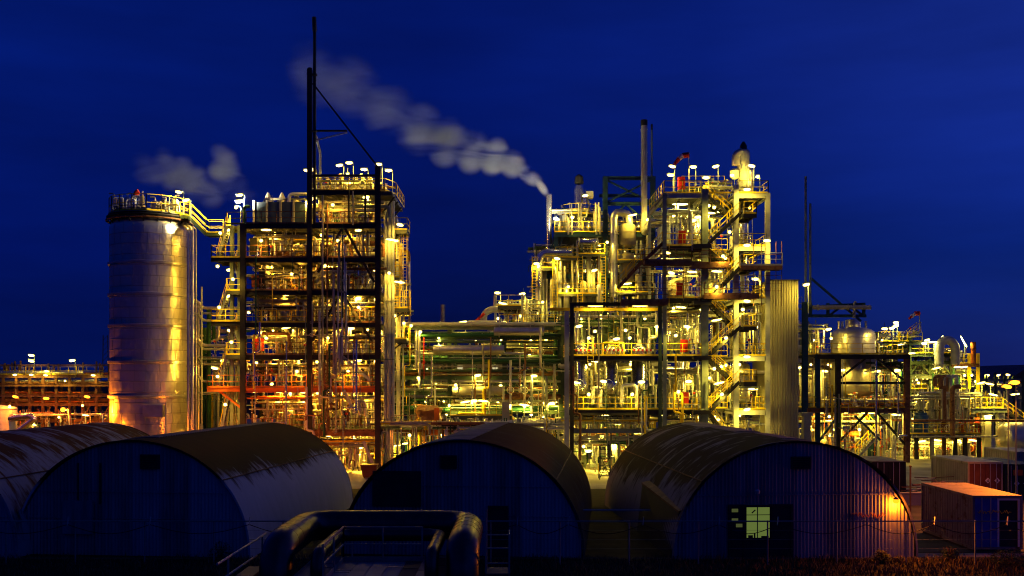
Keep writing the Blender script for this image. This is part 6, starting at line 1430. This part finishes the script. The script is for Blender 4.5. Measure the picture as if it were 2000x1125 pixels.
# ================================================================== STEAM
def puff_mat(name, dens):
    m = bpy.data.materials.new(name); m.use_nodes = True; n, l = m.node_tree.nodes, m.node_tree.links
    dens *= 1.05; n.remove(n['Principled BSDF']); v = n.new('ShaderNodeVolumePrincipled'); v.inputs['Color'].default_value = (.8,.88,1,1); v.inputs['Anisotropy'].default_value = .1
    tc = n.new('ShaderNodeTexCoord'); ln = n.new('ShaderNodeVectorMath'); ln.operation = 'LENGTH'; l.new(tc.outputs['Object'], ln.inputs[0])
    mr = n.new('ShaderNodeMapRange'); mr.inputs[1].default_value = 1; mr.inputs[2].default_value = .15; mr.inputs[3].default_value = 0; mr.inputs[4].default_value = 1; mr.interpolation_type = 'SMOOTHSTEP'; l.new(ln.outputs['Value'], mr.inputs[0])
    ge = n.new('ShaderNodeNewGeometry'); mq = n.new('ShaderNodeMapping'); mq.inputs['Rotation'].default_value = (0, rad(-32), 0); mq.inputs['Scale'].default_value = (.35,1,1.15); l.new(ge.outputs['Position'], mq.inputs[0]); no = n.new('ShaderNodeTexNoise'); no.inputs['Scale'].default_value = .32; no.inputs['Detail'].default_value = 9; no.inputs['Distortion'].default_value = .8; l.new(mq.outputs[0], no.inputs['Vector'])
    r2 = n.new('ShaderNodeMapRange'); r2.inputs[1].default_value = .44; r2.inputs[2].default_value = .72; l.new(no.outputs['Fac'], r2.inputs[0])
    a = n.new('ShaderNodeMath'); a.operation = 'MULTIPLY'; l.new(mr.outputs[0], a.inputs[0]); l.new(r2.outputs[0], a.inputs[1])
    b = n.new('ShaderNodeMath'); b.operation = 'MULTIPLY'; l.new(a.outputs[0], b.inputs[0]); b.inputs[1].default_value = dens; l.new(b.outputs[0], v.inputs['Density'])
    l.new(v.outputs[0], n['Material Output'].inputs['Volume']); return m
def plume(label, D, pts):
    root = thing('steam_plume', W(pts[0][0], pts[0][1], D), label, 'steam'); o = Vector(root['_o'])
    for i in range(len(pts)-1):
        (ax, ay, ar, dn), (bx, by, br, _) = pts[i], pts[i+1]
        a, b = W(ax,ay,D), W(bx,by,D); c = (a+b)/2; d = (b-a); r = (ar+br)/2/F*D
        mb = MB(); mb.lathe([(math.sin(math.pi*k/10), -math.cos(math.pi*k/10)) for k in range(11)], (0,0,0), 'z', 16)
        p = mb.build('puff', puff_mat(f'steam_{dn:.2f}', dn) if f'steam_{dn:.2f}' not in bpy.data.materials else bpy.data.materials[f'steam_{dn:.2f}'], None, base=(0,0,0))
        p.parent = root; p.location = c - o; p.rotation_euler = d.to_track_quat('Z','Y').to_euler(); p.scale = (r, r, d.length*.82)
plume('pale steam plume trailing left and upward from the shiny stack', 105, [(1068,380,5,7.0),(1050,354,15,4.2),(1018,330,26,3.4),(985,312,38,2.6),(945,300,48,2.1),(900,288,55,1.6),(850,268,58,1.0),(790,235,60,.62),(725,195,66,.5),(650,145,70,.34),(575,150,80,.2)])
plume('brownish steam cloud drifting behind the silo top, left of the tower', 112, [(500,400,22,.6),(470,380,36,1.0),(445,350,40,1.3),(430,315,36,1.3),(445,290,30,.8)])
plume('faint broad steam cloud above the silo', 114, [(430,390,30,.8),(395,368,40,1.0),(360,350,48,1.0),(330,330,46,.8),(300,318,42,.5),(270,345,46,.3)])
finish_labels()
